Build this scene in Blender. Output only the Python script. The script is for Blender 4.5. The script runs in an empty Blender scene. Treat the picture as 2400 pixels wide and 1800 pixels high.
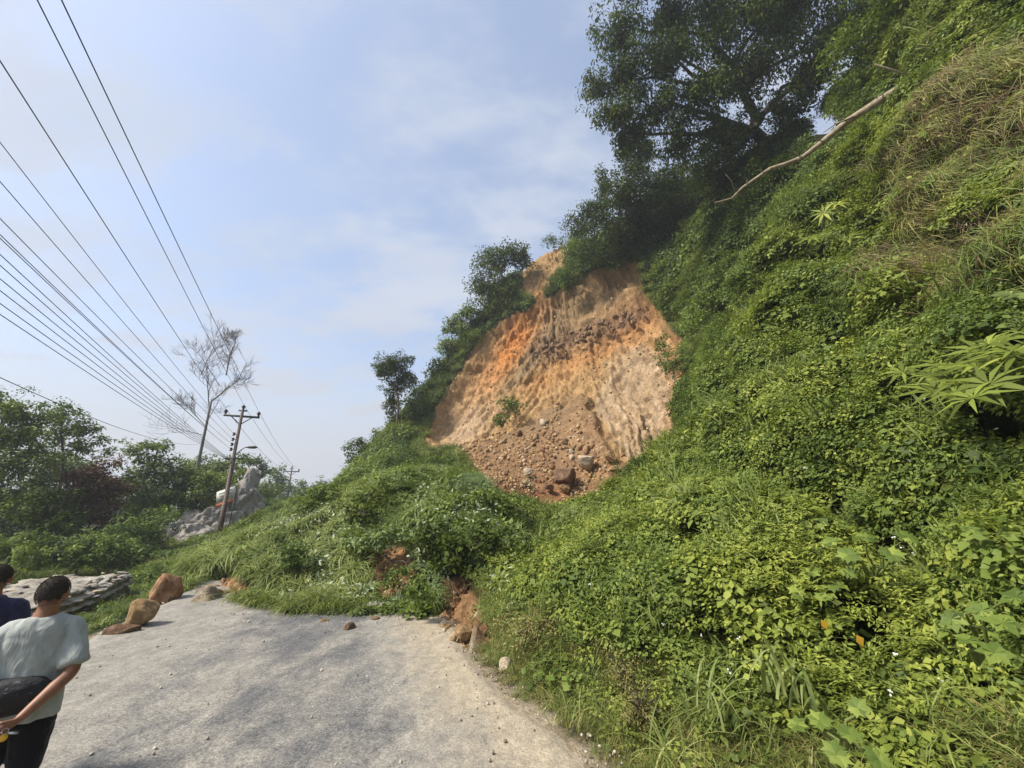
import bpy, math, random
import numpy as np
from mathutils import Vector, Matrix, Euler

# ------------------------------------------------------------------ camera, light
sc = bpy.context.scene
COL = sc.collection
PITCH = math.radians(16.4); CP, SP = math.cos(PITCH), math.sin(PITCH)
F = 950.0; CAMH = 2.1
cam_data = bpy.data.cameras.new('camera'); cam = bpy.data.objects.new('camera', cam_data); COL.objects.link(cam)
cam.location = (0, 0, CAMH); cam.rotation_euler = (math.pi/2 + PITCH, 0, 0)
cam_data.sensor_width = 36; cam_data.lens = F/2400*36; cam_data.clip_start = 0.05; cam_data.clip_end = 8000
sc.camera = cam

SUN_EL, SUN_AZ = math.radians(48), math.radians(248)   # azimuth clockwise from +Y: behind the camera, to the left
SUN_DIR = Vector((math.sin(SUN_AZ)*math.cos(SUN_EL), math.cos(SUN_AZ)*math.cos(SUN_EL), math.sin(SUN_EL)))
sd = bpy.data.lights.new('sun', 'SUN'); sd.energy = 3.4; sd.angle = math.radians(10); sd.color = (1.0, 0.93, 0.82)
so = bpy.data.objects.new('sun', sd); COL.objects.link(so); so.rotation_euler = SUN_DIR.to_track_quat('Z', 'Y').to_euler()
sc.view_settings.view_transform = 'Standard'; sc.view_settings.look = 'None'
sc.view_settings.exposure = 1.0; sc.view_settings.gamma = 1.0; sc.view_settings.use_curve_mapping = False
sc.render.engine = 'CYCLES'; sc.cycles.use_denoising = True
sc.cycles.max_bounces = 5; sc.cycles.diffuse_bounces = 3; sc.cycles.glossy_bounces = 2
sc.cycles.transmission_bounces = 3; sc.cycles.transparent_max_bounces = 4; sc.cycles.volume_bounces = 0
sc.cycles.use_adaptive_sampling = True

w = bpy.data.worlds.new('World'); sc.world = w; w.use_nodes = True
nt = w.node_tree; N = nt.nodes; L = nt.links
bg = N['Background']
sky = N.new('ShaderNodeTexSky'); sky.sky_type = 'NISHITA'; sky.sun_disc = False
sky.sun_elevation = SUN_EL; sky.sun_rotation = SUN_AZ; sky.dust_density = 2.2; sky.air_density = 1.0; sky.ozone_density = 2.0
SKY_S = 0.13
bg.inputs['Strength'].default_value = SKY_S
tc = N.new('ShaderNodeTexCoord')
sep = N.new('ShaderNodeSeparateXYZ'); L.new(tc.outputs['Generated'], sep.inputs[0])
def wmath(op, a, b=None, c=None):
    n = N.new('ShaderNodeMath'); n.operation = op
    for i, v in enumerate((a, b, c)):
        if v is None: continue
        if isinstance(v, (int, float)): n.inputs[i].default_value = v
        else: L.new(v, n.inputs[i])
    return n.outputs[0]
# clouds lie on a level layer: direction divided by its height
zc = wmath('ADD', wmath('MAXIMUM', sep.outputs['Z'], 0.0), 0.16)
cx = wmath('DIVIDE', sep.outputs['X'], zc); cy = wmath('DIVIDE', sep.outputs['Y'], zc)
comb = N.new('ShaderNodeCombineXYZ'); L.new(cx, comb.inputs[0]); L.new(cy, comb.inputs[1])
mp = N.new('ShaderNodeMapping'); L.new(comb.outputs[0], mp.inputs[0]); mp.inputs['Rotation'].default_value = (0, 0, 0.5); mp.inputs['Scale'].default_value = (0.75, 1.15, 1)
mp.inputs['Location'].default_value = (0.35, 2.2, 0.7)
def wnoise(scale, detail, rough, dist=0.0):
    n = N.new('ShaderNodeTexNoise'); n.inputs['Scale'].default_value = scale; n.inputs['Detail'].default_value = detail
    n.inputs['Roughness'].default_value = rough; n.inputs['Distortion'].default_value = dist; L.new(mp.outputs[0], n.inputs['Vector']); return n.outputs['Fac']
n1 = wnoise(1.1, 5, 0.52, 0.35); n2 = wnoise(5.0, 5, 0.55, 0.15)
cl = wmath('ADD', wmath('MULTIPLY', n1, 0.55), wmath('MULTIPLY', n2, 0.45))
mr = N.new('ShaderNodeMapRange'); mr.interpolation_type = 'SMOOTHSTEP'; L.new(cl, mr.inputs['Value'])
mr.inputs['From Min'].default_value = 0.40; mr.inputs['From Max'].default_value = 0.60; mr.inputs['To Min'].default_value = 0.34; mr.inputs['To Max'].default_value = 0.92
hz = N.new('ShaderNodeMapRange'); hz.interpolation_type = 'SMOOTHSTEP'; L.new(sep.outputs['Z'], hz.inputs['Value'])
hz.inputs['From Min'].default_value = 0.0; hz.inputs['From Max'].default_value = 0.55; hz.inputs['To Min'].default_value = 0.97; hz.inputs['To Max'].default_value = 0.0
cov = wmath('MAXIMUM', mr.outputs[0], hz.outputs[0])
mix = N.new('ShaderNodeMix'); mix.data_type = 'RGBA'; L.new(cov, mix.inputs['Factor']); L.new(sky.outputs[0], mix.inputs['A'])
n3 = wnoise(2.3, 3, 0.5)
cc = N.new('ShaderNodeMix'); cc.data_type = 'RGBA'; L.new(n3, cc.inputs['Factor'])
k = 1.0/SKY_S
cc.inputs['A'].default_value = (0.265*k, 0.305*k, 0.38*k, 1); cc.inputs['B'].default_value = (0.38*k, 0.40*k, 0.445*k, 1)
hm = N.new('ShaderNodeMix'); hm.data_type = 'RGBA'; hm.inputs['B'].default_value = (0.335*k, 0.33*k, 0.345*k, 1); L.new(cc.outputs['Result'], hm.inputs['A']); L.new(hz.outputs[0], hm.inputs['Factor'])
L.new(hm.outputs['Result'], mix.inputs['B'])
L.new(mix.outputs['Result'], bg.inputs['Color'])

# ------------------------------------------------------------------ helpers
rng = np.random.default_rng(7); random.seed(7)
def D(px, py):
    u = (px-1200)/F; v = -(py-900)/F
    return np.array([u, CP - v*SP, SP + v*CP])
def P(px, py, t):
    d = D(px, py); return np.array([0, 0, CAMH]) + d*t
def G(px, py, z=0.0):
    d = D(px, py); return np.array([0, 0, CAMH]) + d*((z-CAMH)/d[2])
def PROJ(p):
    p = np.asarray(p, float); q = p - np.array([0, 0, CAMH])
    t = q[..., 1]*CP + q[..., 2]*SP; t = np.where(np.abs(t) < 1e-3, 1e-3, t)
    up = -q[..., 1]*SP + q[..., 2]*CP
    return 1200 + F*q[..., 0]/t, 900 - F*up/t, t
def in_poly(px, py, poly):
    r = np.zeros(np.shape(px), bool); n = len(poly)
    for i in range(n):
        x1, y1 = poly[i]; x2, y2 = poly[(i+1) % n]
        if y1 == y2: continue
        c = ((y1 > py) != (y2 > py)) & (px < (x2-x1)*(py-y1)/(y2-y1)+x1)
        r ^= c
    return r
def poly_dist(px, py, poly):
    """distance to the outline, positive inside"""
    best = np.full(np.shape(px), 1e9); n = len(poly)
    for i in range(n):
        x1, y1 = poly[i]; x2, y2 = poly[(i+1) % n]; dx, dy = x2-x1, y2-y1
        s = np.clip(((px-x1)*dx+(py-y1)*dy)/(dx*dx+dy*dy+1e-9), 0, 1)
        best = np.minimum(best, np.hypot(px-x1-s*dx, py-y1-s*dy))
    return np.where(in_poly(px, py, poly), best, -best)
def sstep(a, b, x):
    s = np.clip((x-a)/(b-a), 0, 1); return s*s*(3-2*s)
def _h(ix, iy, iz, seed):
    n = (ix.astype(np.int64)*374761393 + iy.astype(np.int64)*668265263 + iz.astype(np.int64)*2147483647 + seed*1274126177) & 0xffffffff
    n = ((n ^ (n >> 13))*1274126177) & 0xffffffff
    n = ((n ^ (n >> 16))*2246822519) & 0xffffffff
    return ((n ^ (n >> 15)) & 0xffff)/65535.0
def vnoise(x, y, z=0.0, seed=0):
    x, y, z = np.broadcast_arrays(np.asarray(x, float), np.asarray(y, float), np.asarray(z, float))
    ix, iy, iz = np.floor(x), np.floor(y), np.floor(z)
    fx, fy, fz = x-ix, y-iy, z-iz
    fx, fy, fz = fx*fx*(3-2*fx), fy*fy*(3-2*fy), fz*fz*(3-2*fz)
    r = 0
    for a in (0, 1):
        for b in (0, 1):
            for c in (0, 1):
                wgt = (fx if a else 1-fx)*(fy if b else 1-fy)*(fz if c else 1-fz)
                r = r + wgt*_h(ix+a, iy+b, iz+c, seed)
    return r
def fbm(x, y, z=0.0, seed=0, oct=4, gain=0.5):
    r = 0; a = 1; s = 0; f = 1.0
    for i in range(oct):
        r = r + a*vnoise(x*f+17*i, y*f-9*i, z*f+5*i, seed+i); s += a; a *= gain; f *= 2.03
    return r/s*2-1

def mesh_np(name, V, faces, mat=None, tint=None, smooth=False):
    """faces: list of int arrays (m,k)"""
    me = bpy.data.meshes.new(name); V = np.asarray(V, np.float32)
    if isinstance(faces, np.ndarray): faces = [faces]
    faces = [np.asarray(f, np.int32) for f in faces if len(f)]
    me.vertices.add(len(V)); me.vertices.foreach_set('co', V.ravel())
    li = np.concatenate([f.ravel() for f in faces]); tot = np.concatenate([np.full(len(f), f.shape[1], np.int32) for f in faces])
    st = np.concatenate([[0], np.cumsum(tot)[:-1]]).astype(np.int32)
    me.loops.add(len(li)); me.loops.foreach_set('vertex_index', li)
    me.polygons.add(len(tot)); me.polygons.foreach_set('loop_start', st)
    try: me.polygons.foreach_set('loop_total', tot)
    except Exception: pass
    if tint is not None:
        a = me.attributes.new('tint', 'FLOAT', 'POINT'); a.data.foreach_set('value', np.asarray(tint, np.float32))
    if smooth: me.polygons.foreach_set('use_smooth', np.ones(len(tot), bool))
    me.update(calc_edges=True)
    if mat: me.materials.append(mat)
    return me
def link(name, me, parent=None, **kw):
    o = bpy.data.objects.new(name, me); COL.objects.link(o)
    if parent is not None: o.parent = parent
    for k_, v in kw.items():
        if v is not None: o[k_] = v
    return o
def thing(name, label, cat, loc=(0, 0, 0), group=None):
    o = bpy.data.objects.new(name, None); COL.objects.link(o); o.empty_display_size = 0.2
    o.location = [float(c) for c in loc]; o['label'] = label; o['category'] = cat
    if group: o['group'] = group
    return o
def child(name, V, faces, parent, mat, tint=None, smooth=False, **kw):
    loc = np.array(parent.location)
    p = parent.parent
    while p is not None: loc = loc + np.array(p.location); p = p.parent
    return link(name, mesh_np(name, np.asarray(V, float)-loc, faces, mat, tint, smooth), parent, **kw)
def rebase(V):
    V = np.asarray(V, float); return np.array([V[:, 0].mean(), V[:, 1].mean(), V[:, 2].min()])

def tube(path, radii, k=8, cap=True):
    path = np.asarray(path, float); n = len(path); radii = np.broadcast_to(np.asarray(radii, float), (n,))
    T = np.gradient(path, axis=0); T /= np.linalg.norm(T, axis=1)[:, None]+1e-9
    ref = np.array([0, 0, 1.0]) if abs(T[0, 2]) < 0.9 else np.array([0, 1.0, 0])
    V = []; a = np.arange(k)/k*2*np.pi; u = None
    for i in range(n):
        if u is None: u = np.cross(T[i], ref)
        else: u = u - T[i]*np.dot(u, T[i])
        u /= np.linalg.norm(u)+1e-9; v = np.cross(T[i], u)
        V.append(path[i] + radii[i]*(np.cos(a)[:, None]*u + np.sin(a)[:, None]*v))
    V = np.concatenate(V); i = np.arange(n-1)[:, None]*k; j = np.arange(k)[None]; j2 = (j+1) % k
    Fq = np.stack([i+j, i+j2, i+k+j2, i+k+j], -1).reshape(-1, 4)
    Ft = []
    if cap:
        V = np.vstack([V, path[0], path[-1]]); c0 = n*k
        for q in range(k):
            Ft.append([c0, (q+1) % k, q]); Ft.append([c0+1, (n-1)*k+q, (n-1)*k+(q+1) % k])
    return V, [Fq, np.array(Ft, int).reshape(-1, 3)]
class MB:
    def __init__(s): s.V = []; s.F = {}; s.n = 0; s.T = []
    def add(s, V, faces, tint=0.5):
        V = np.asarray(V, float)
        if isinstance(faces, np.ndarray): faces = [faces]
        for f in faces:
            f = np.asarray(f, int)
            if len(f): s.F.setdefault(f.shape[1], []).append(f + s.n)
        s.V.append(V); s.T.append(np.broadcast_to(np.asarray(tint, float), (len(V),))); s.n += len(V); return s
    def tube(s, path, r, k=8, cap=True, tint=0.5): return s.add(*tube(path, r, k, cap), tint=tint)
    def box(s, c, size, R=None, tint=0.5):
        c = np.asarray(c, float); h = np.asarray(size, float)/2
        V = np.array([[x, y, z] for x in (-1, 1) for y in (-1, 1) for z in (-1, 1)], float)*h
        if R is not None: V = V @ np.asarray(R).T
        return s.add(V+c, np.array([[0, 1, 3, 2], [4, 6, 7, 5], [0, 4, 5, 1], [2, 3, 7, 6], [0, 2, 6, 4], [1, 5, 7, 3]]), tint)
    def data(s): return np.concatenate(s.V), [np.concatenate(f) for f in s.F.values()], np.concatenate(s.T)
    def child(s, name, parent, mat, smooth=False, **kw):
        V, Fc, T = s.data(); return child(name, V, Fc, parent, mat, T, smooth, **kw)

# ------------------------------------------------------------------ materials
def newmat(name):
    m = bpy.data.materials.new(name); m.use_nodes = True
    return m, m.node_tree.nodes, m.node_tree.links
def ramp(N, stops, interp='LINEAR'):
    r = N.new('ShaderNodeValToRGB'); r.color_ramp.interpolation = interp
    e = r.color_ramp.elements
    while len(e) < len(stops): e.new(0.5)
    for el, (p, c) in zip(e, stops): el.position = p; el.color = (*c, 1)
    return r
def noise_node(N, L, vec, scale, detail=4, rough=0.55, dist=0.0):
    n = N.new('ShaderNodeTexNoise'); n.inputs['Scale'].default_value = scale; n.inputs['Detail'].default_value = detail
    n.inputs['Roughness'].default_value = rough; n.inputs['Distortion'].default_value = dist
    if vec is not None: L.new(vec, n.inputs['Vector'])
    return n.outputs['Fac']
def mth(N, L, op, a, b=None, clamp=False):
    n = N.new('ShaderNodeMath'); n.operation = op; n.use_clamp = clamp
    for i, v in enumerate((a, b)):
        if v is None: continue
        if isinstance(v, (int, float)): n.inputs[i].default_value = v
        else: L.new(v, n.inputs[i])
    return n.outputs[0]
def mixc(N, L, f, a, b, mode='MIX'):
    n = N.new('ShaderNodeMix'); n.data_type = 'RGBA'; n.blend_type = mode
    for key, v in (('Factor', f), ('A', a), ('B', b)):
        if isinstance(v, (int, float)): n.inputs[key].default_value = v
        elif isinstance(v, tuple): n.inputs[key].default_value = (*v, 1)
        else: L.new(v, n.inputs[key])
    return n.outputs['Result']
def bump(N, L, h, strength, dist, bsdf):
    b = N.new('ShaderNodeBump'); b.inputs['Strength'].default_value = strength; b.inputs['Distance'].default_value = dist
    L.new(h, b.inputs['Height']); L.new(b.outputs[0], bsdf.inputs['Normal'])
def leafmat(name, dark, mid, light, trans=0.35, rough=0.55, spread=1.0, spec=0.25, back=None):
    m, N, L = newmat(name); b = N['Principled BSDF']; out = N['Material Output']
    at = N.new('ShaderNodeAttribute'); at.attribute_name = 'tint'
    oi = N.new('ShaderNodeObjectInfo'); geo = N.new('ShaderNodeNewGeometry')
    big = noise_node(N, L, geo.outputs['Position'], 0.35, 3)
    f = mth(N, L, 'ADD', mth(N, L, 'MULTIPLY', at.outputs['Fac'], 0.75*spread), mth(N, L, 'MULTIPLY', oi.outputs['Random'], 0.25))
    f = mth(N, L, 'ADD', f, mth(N, L, 'MULTIPLY', mth(N, L, 'SUBTRACT', big, 0.5), 0.8), True)
    r = ramp(N, [(0.0, tuple(.75*v for v in dark)), (0.5, mid), (1.0, tuple(1.15*v for v in light))]); L.new(f, r.inputs[0])
    c = r.outputs[0]
    if back is not None: c = mixc(N, L, mth(N, L, 'MULTIPLY', geo.outputs['Backfacing'], 0.8), c, back)
    L.new(c, b.inputs['Base Color']); b.inputs['Roughness'].default_value = rough; b.inputs['Specular IOR Level'].default_value = spec
    tr = N.new('ShaderNodeBsdfTranslucent'); hs = mixc(N, L, 1.0, c, (1.0, 1.0, 0.55), 'MULTIPLY'); L.new(hs, tr.inputs['Color'])
    ms = N.new('ShaderNodeMixShader'); ms.inputs[0].default_value = trans
    L.new(b.outputs[0], ms.inputs[1]); L.new(tr.outputs[0], ms.inputs[2]); L.new(ms.outputs[0], out.inputs['Surface'])
    return m
M = {}
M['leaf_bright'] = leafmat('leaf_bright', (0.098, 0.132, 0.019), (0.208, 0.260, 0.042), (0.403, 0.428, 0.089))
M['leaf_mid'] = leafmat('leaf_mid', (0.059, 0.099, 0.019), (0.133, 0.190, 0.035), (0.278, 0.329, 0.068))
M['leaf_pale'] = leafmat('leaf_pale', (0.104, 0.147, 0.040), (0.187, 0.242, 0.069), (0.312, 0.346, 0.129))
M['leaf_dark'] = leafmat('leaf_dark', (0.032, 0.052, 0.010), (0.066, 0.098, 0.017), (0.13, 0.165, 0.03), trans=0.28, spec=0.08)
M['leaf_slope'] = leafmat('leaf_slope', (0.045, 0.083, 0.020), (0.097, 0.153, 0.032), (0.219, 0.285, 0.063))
M['leaf_left'] = leafmat('leaf_left', (0.053, 0.088, 0.020), (0.123, 0.175, 0.035), (0.263, 0.310, 0.059))
M['grass'] = leafmat('grass', (0.082, 0.119, 0.027), (0.164, 0.214, 0.048), (0.316, 0.333, 0.108), trans=0.3)
M['grass_dry'] = leafmat('grass_dry', (0.13, 0.12, 0.03), (0.24, 0.22, 0.07), (0.38, 0.34, 0.15), trans=0.25)
M['straw'] = leafmat('straw', (0.07, 0.045, 0.018), (0.14, 0.095, 0.045), (0.26, 0.19, 0.10), trans=0.2)
M['leaf_rust'] = leafmat('leaf_rust', (0.06, 0.025, 0.015), (0.13, 0.06, 0.035), (0.20, 0.11, 0.055), trans=0.2)
M['leaf_silver'] = leafmat('leaf_silver', (0.078, 0.130, 0.023), (0.156, 0.216, 0.036), (0.325, 0.356, 0.072), back=(0.20, 0.27, 0.12))
M['leaf_yellow'] = leafmat('leaf_yellow', (0.6, 0.32, 0.03), (0.75, 0.42, 0.04), (0.8, 0.5, 0.08))
M['petal'] = leafmat('petal', (0.7, 0.7, 0.65), (0.8, 0.8, 0.76), (0.85, 0.85, 0.82), trans=0.2)

def simple(name, c1, c2, scale=8, rough=0.85, bs=0.4, bd=0.02, detail=6, metallic=0):
    m, N, L = newmat(name); b = N['Principled BSDF']; tc = N.new('ShaderNodeTexCoord')
    n = noise_node(N, L, tc.outputs['Object'], scale, detail, 0.6)
    r = ramp(N, [(0.3, c1), (0.7, c2)]); L.new(n, r.inputs[0]); L.new(r.outputs[0], b.inputs['Base Color'])
    b.inputs['Roughness'].default_value = rough; b.inputs['Metallic'].default_value = metallic
    b.inputs['Specular IOR Level'].default_value = 0.3
    n2 = noise_node(N, L, tc.outputs['Object'], scale*3, detail, 0.65); bump(N, L, n2, bs, bd, b)
    return m
M['bark'] = simple('bark', (0.055, 0.042, 0.03), (0.13, 0.105, 0.08), 12)
M['bark_pale'] = simple('bark_pale', (0.16, 0.12, 0.08), (0.38, 0.31, 0.23), 7)
M['bark_grey'] = simple('bark_grey', (0.16, 0.15, 0.14), (0.27, 0.25, 0.24), 9)
M['pole'] = simple('pole', (0.035, 0.03, 0.028), (0.11, 0.065, 0.05), 6, 0.6, 0.2, 0.004)
M['metal_dark'] = simple('metal_dark', (0.03, 0.03, 0.03), (0.06, 0.05, 0.05), 12, 0.5, 0.1, 0.002)
M['porcelain'] = simple('porcelain', (0.035, 0.018, 0.014), (0.06, 0.03, 0.022), 5, 0.25, 0.05, 0.001)
M['wire'] = simple('wire', (0.04, 0.04, 0.045), (0.08, 0.08, 0.085), 3, 0.6, 0.05, 0.001)
M['rock_tan'] = simple('rock_tan', (0.19, 0.11, 0.05), (0.40, 0.27, 0.13), 2.6, 0.85, 0.6, 0.03)
M['rock_orange'] = simple('rock_orange', (0.17, 0.075, 0.03), (0.38, 0.19, 0.085), 2.2, 0.85, 0.6, 0.03)
M['rock_brown'] = simple('rock_brown', (0.09, 0.055, 0.035), (0.21, 0.13, 0.08), 3.2, 0.85, 0.6, 0.03)
M['rock_pale'] = simple('rock_pale', (0.28, 0.22, 0.15), (0.50, 0.41, 0.29), 3.2, 0.85, 0.5, 0.03)
def rockmat(name, c1, c2, c3, sc_=2.0, bd=.05):
    m, N, L = newmat(name); b = N['Principled BSDF']; tc = N.new('ShaderNodeTexCoord'); v = tc.outputs['Object']
    n = noise_node(N, L, v, sc_, 7, .62, .8); r = ramp(N, [(.3, c1), (.5, c2), (.7, c3)]); L.new(n, r.inputs[0])
    n2 = noise_node(N, L, v, sc_*9, 6, .7); g = ramp(N, [(.3, (.6, .58, .55)), (.65, (1.2, 1.2, 1.2))]); L.new(n2, g.inputs[0]); c = mixc(N, L, .9, r.outputs[0], g.outputs[0], 'MULTIPLY')
    vo = N.new('ShaderNodeTexVoronoi'); vo.feature = 'DISTANCE_TO_EDGE'; vo.inputs['Scale'].default_value = sc_*1.1
    nv = N.new('ShaderNodeTexNoise'); nv.inputs['Scale'].default_value = sc_*1.5; nv.inputs['Detail'].default_value = 4; L.new(v, nv.inputs['Vector']); L.new(mixc(N, L, .35, v, nv.outputs['Color']), vo.inputs['Vector'])
    ck = ramp(N, [(0.0, (.45, .42, .4)), (.035, (1, 1, 1))]); L.new(vo.outputs['Distance'], ck.inputs[0]); c = mixc(N, L, .35, c, ck.outputs[0], 'MULTIPLY')
    L.new(c, b.inputs['Base Color']); b.inputs['Roughness'].default_value = .9; b.inputs['Specular IOR Level'].default_value = .2
    h = mth(N, L, 'ADD', mth(N, L, 'MULTIPLY', n2, .5), mth(N, L, 'ADD', n, mth(N, L, 'MINIMUM', mth(N, L, 'MULTIPLY', vo.outputs['Distance'], 8), .12))); bump(N, L, h, .9, bd, b); return m
M['rock_tan'] = rockmat('rock_tan', (0.15, 0.09, 0.04), (0.33, 0.22, 0.11), (0.46, 0.34, 0.19), 1.3)
M['rock_orange'] = rockmat('rock_orange', (0.11, 0.055, 0.03), (0.26, 0.14, 0.07), (0.42, 0.30, 0.18), 1.2)
M['rock_brown'] = rockmat('rock_brown', (0.07, 0.04, 0.025), (0.17, 0.10, 0.06), (0.27, 0.18, 0.115), 1.5)
M['rock_grey'] = simple('rock_grey', (0.18, 0.17, 0.155), (0.38, 0.36, 0.33), 2.5, 0.9, 0.6, 0.04)

# ------------------------------------------------------------------ terrain
def polyx(pts, y):
    p = np.array(sorted(pts, key=lambda q: q[1]), float); return np.interp(y, p[:, 1], p[:, 0])
EDGE_R = [(5.5, -9), (3.2, -2), (1.7, 2), (1.15, 3.2), (0.68, 4.3), (-0.05, 5.6), (-0.7, 7.0), (-1.4, 9.0), (-3.2, 13), (-8, 22), (-16, 38)]
EDGE_L = [(-1.5, -14), (-3.4, -6), (-5.2, 0), (-6.1, 4), (-6.7, 7.2), (-7.2, 9), (-7.9, 11), (-9.5, 14), (-14, 23), (-22, 39)]
FOOT = [(-9.0, 12.0), (-7.6, 11.0), (-6.6, 10.2), (-5.4, 9.4), (-4.0, 8.9), (-2.8, 8.9), (-1.6, 8.7), (-0.9, 8.0), (0.5, 7.3)]
def flat_out(x, y):
    p = np.array(FOOT, float); fy = np.interp(x, p[:, 0], p[:, 1]) + 0.15*fbm(x*1.3, y*0, 0, 5)
    return np.maximum.reduce([x - polyx(EDGE_R, y) + 0.12*fbm(y*0.9, x*0.2, 0, 3), y - fy, polyx(EDGE_L, y) - x + 0.25*fbm(y*0.8, x*.3, 0, 9)])

CTRL = [P(*c) for c in [
    (1400, 1500, 5.5), (1300, 1360, 8.2), (1500, 1340, 6.6), (1700, 1500, 4.9), (1900, 1700, 3.5), (2300, 1700, 2.9), (2300, 1400, 3.5), (2000, 1300, 4.8),
    (1600, 1200, 9.2), (1900, 1100, 7.2), (2300, 1000, 4.4), (1500, 1150, 13.5), (1570, 1065, 19.5), (1300, 1190, 17), (1100, 1225, 12.0), (1250, 1285, 12.0), (1180, 1300, 10.2), (1100, 1250, 10.7), 
    (1000, 1400, 9.3), (1000, 1300, 10.2), (800, 1330, 10.6), (600, 1330, 11.9), (750, 1250, 13.4), (900, 1185, 13.2), (1000, 1200, 12.8), (900, 1140, 16.5), (1010, 1140, 17), (1180, 1120, 17.5), (650, 1265, 17.5), (640, 1195, 40), (760, 1190, 27), (560, 1260, 20),
    (840, 1115, 29), (930, 1030, 31), (1000, 930, 36), (1080, 820, 38), (1180, 700, 40), (1250, 620, 42), (1330, 575, 42), (1450, 590, 34.5),
    (1560, 480, 33), (1700, 440, 28), (1850, 340, 24), (2000, 220, 20), (2110, 90, 17), (2300, -90, 13), (2500, -300, 11),
    (1400, 590, 36.5), (1300, 690, 37), (1200, 780, 36), (1100, 880, 35), (1030, 1000, 32.5), (1200, 900, 31.5), (1350, 760, 33.5), (1350, 850, 30), (1370, 920, 26.6), (1250, 960, 28.0),
    (1340, 1000, 23.8), (1340, 1090, 20.5), (1150, 1060, 24), (1120, 1130, 18.5), (1450, 700, 31.5), (1450, 850, 27.5), (1500, 1000, 21), (1520, 900, 24), (1580, 900, 22.5), (1600, 800, 24.5), (1700, 650, 22.3), (1600, 620, 29),
    (1750, 900, 13.2), (1650, 950, 17), (1900, 600, 14.2), (1900, 850, 10.2), (2000, 1000, 7.3), (2100, 400, 13), (2300, 700, 6.3), (2300, 300, 9), (2400, 100, 8.6), (2200, 500, 9.2), (2500, 600, 5.5), (2500, 200, 8),
    (1050, 1000, 31.0),
]]
CTRL += [np.array(c, float) for c in [
    # verge and the bank beside and behind the camera
    (1.9, 2.5, 0.0), (1.3, 4, 0.0), (0.3, 5.8, .05), (-0.3, 7.2, .1), (3.6, 0, 0.2), (5, -4, 0.2), (6, 0, 3.5), (9, -6, 6), (14, -6, 14), (20, -10, 20), (13, 1, 14),
    # behind the ridge
    (10, 37, 24), (4, 46, 26), (-4, 50, 17), (-12, 44, 6.5), (17, 28, 25), (23, 20, 25), (25, 8, 24), (20, 45, 24), (10, 60, 20), (-8, 65, 9), (40, 30, 20), (35, 60, 18), (35, -5, 22),
    (60, 0, 15), (60, 60, 12), (20, 100, 10), (-15, 90, 4), (-13, 33, 2.0), (-17, 42, 1.0),
    # left side, beyond the road
    (-8.5, 5, -.15), (-9, 9, -.2), (-10, 13, -.35), (-14, 21, -.3), (-12, 17, -.3), (-16, 12, -.9), (-14, 6, -.9), (-10, 1, -.3), (-8, -4, -.2), (-20, 20, -.9), (-24, 32, -.8), (-30, 45, -.5), (-30, 20, -1.2),
    (-40, 60, 0), (-60, 60, -2), (-60, 20, -3), (-40, 0, -2.5), (-60, -20, -3), (-20, -10, -1), (-35, 90, 2), (-70, 110, -1), (0, -12, 0), (-45, 140, 2), (0, 150, 5), (60, 130, 5), (-100, 60, -3), (100, 60, 5), (100, -20, 8), (0, 220, 1), (-100, 200, -2), (100, 200, 2),
]]
CTRL = np.array(CTRL)
def _phi(a, b): return np.sqrt(((a[:, None, :]-b[None])**2).sum(-1) + 2.2)
_A = _phi(CTRL[:, :2], CTRL[:, :2]); _W = np.linalg.solve(_A + 0.06*np.eye(len(_A))*-1, CTRL[:, 2])
def zbase(x, y):
    sh = np.shape(x); q = np.stack([np.ravel(x), np.ravel(y)], -1); out = np.empty(len(q))
    for i in range(0, len(q), 60000): out[i:i+60000] = _phi(q[i:i+60000], CTRL[:, :2]) @ _W
    z = out.reshape(sh)
    far = sstep(170, 320, np.hypot(x, y)); z = z*(1-far) + -1.0*far
    d = flat_out(x, y); wgt = sstep(0.0, 1.3, d)
    return z*wgt - 0.05*(1-wgt)

SCAR = [(990, 1062), (1003, 1005), (1035, 935), (1080, 862), (1130, 792), (1172, 752), (1250, 718), (1300, 690), (1350, 650), (1400, 632), (1470, 612), (1498, 620), (1512, 690), (1560, 750), (1600, 800), (1592, 900), (1580, 1000), (1556, 1075), (1500, 1085), (1455, 1130), (1440, 1180), (1380, 1210), (1290, 1225), (1180, 1190), (1118, 1150), (1100, 1085), (1060, 1050)]
SCAR2 = [(1212, 695), (1212, 650), (1262, 585), (1345, 555), (1335, 610), (1295, 655), (1268, 705)]
TONGUE = [(1030, 1365), (1100, 1360), (1130, 1420), (1165, 1480), (1150, 1520), (1060, 1520), (1010, 1450), (1040, 1420)]
PATCH = [(850, 1340), (880, 1290), (960, 1290), (985, 1350), (960, 1400), (880, 1405)]
PATCH2 = [(440, 1420), (455, 1370), (560, 1350), (590, 1395), (520, 1420)]
PATCH3 = [(700, 1220), (770, 1200), (780, 1240), (700, 1270), (640, 1300), (640, 1275)]
def bare_mask(x, y, z):
    px, py, t = PROJ(np.stack([x, y, z], -1))
    wob = 9*fbm(px*0.03, py*0.03, 0, 21)
    m = np.maximum(sstep(-7, 7, poly_dist(px, py, SCAR)+wob), sstep(-7, 7, poly_dist(px, py, SCAR2)+wob))
    m = m*(t > 15)*(t < 60)
    for pl in (TONGUE, PATCH, PATCH2, PATCH3):
        m = np.maximum(m, sstep(-8, 8, poly_dist(px, py, pl)+wob)*(t > 5)*(t < 26))
    return m, px, py, t

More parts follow.
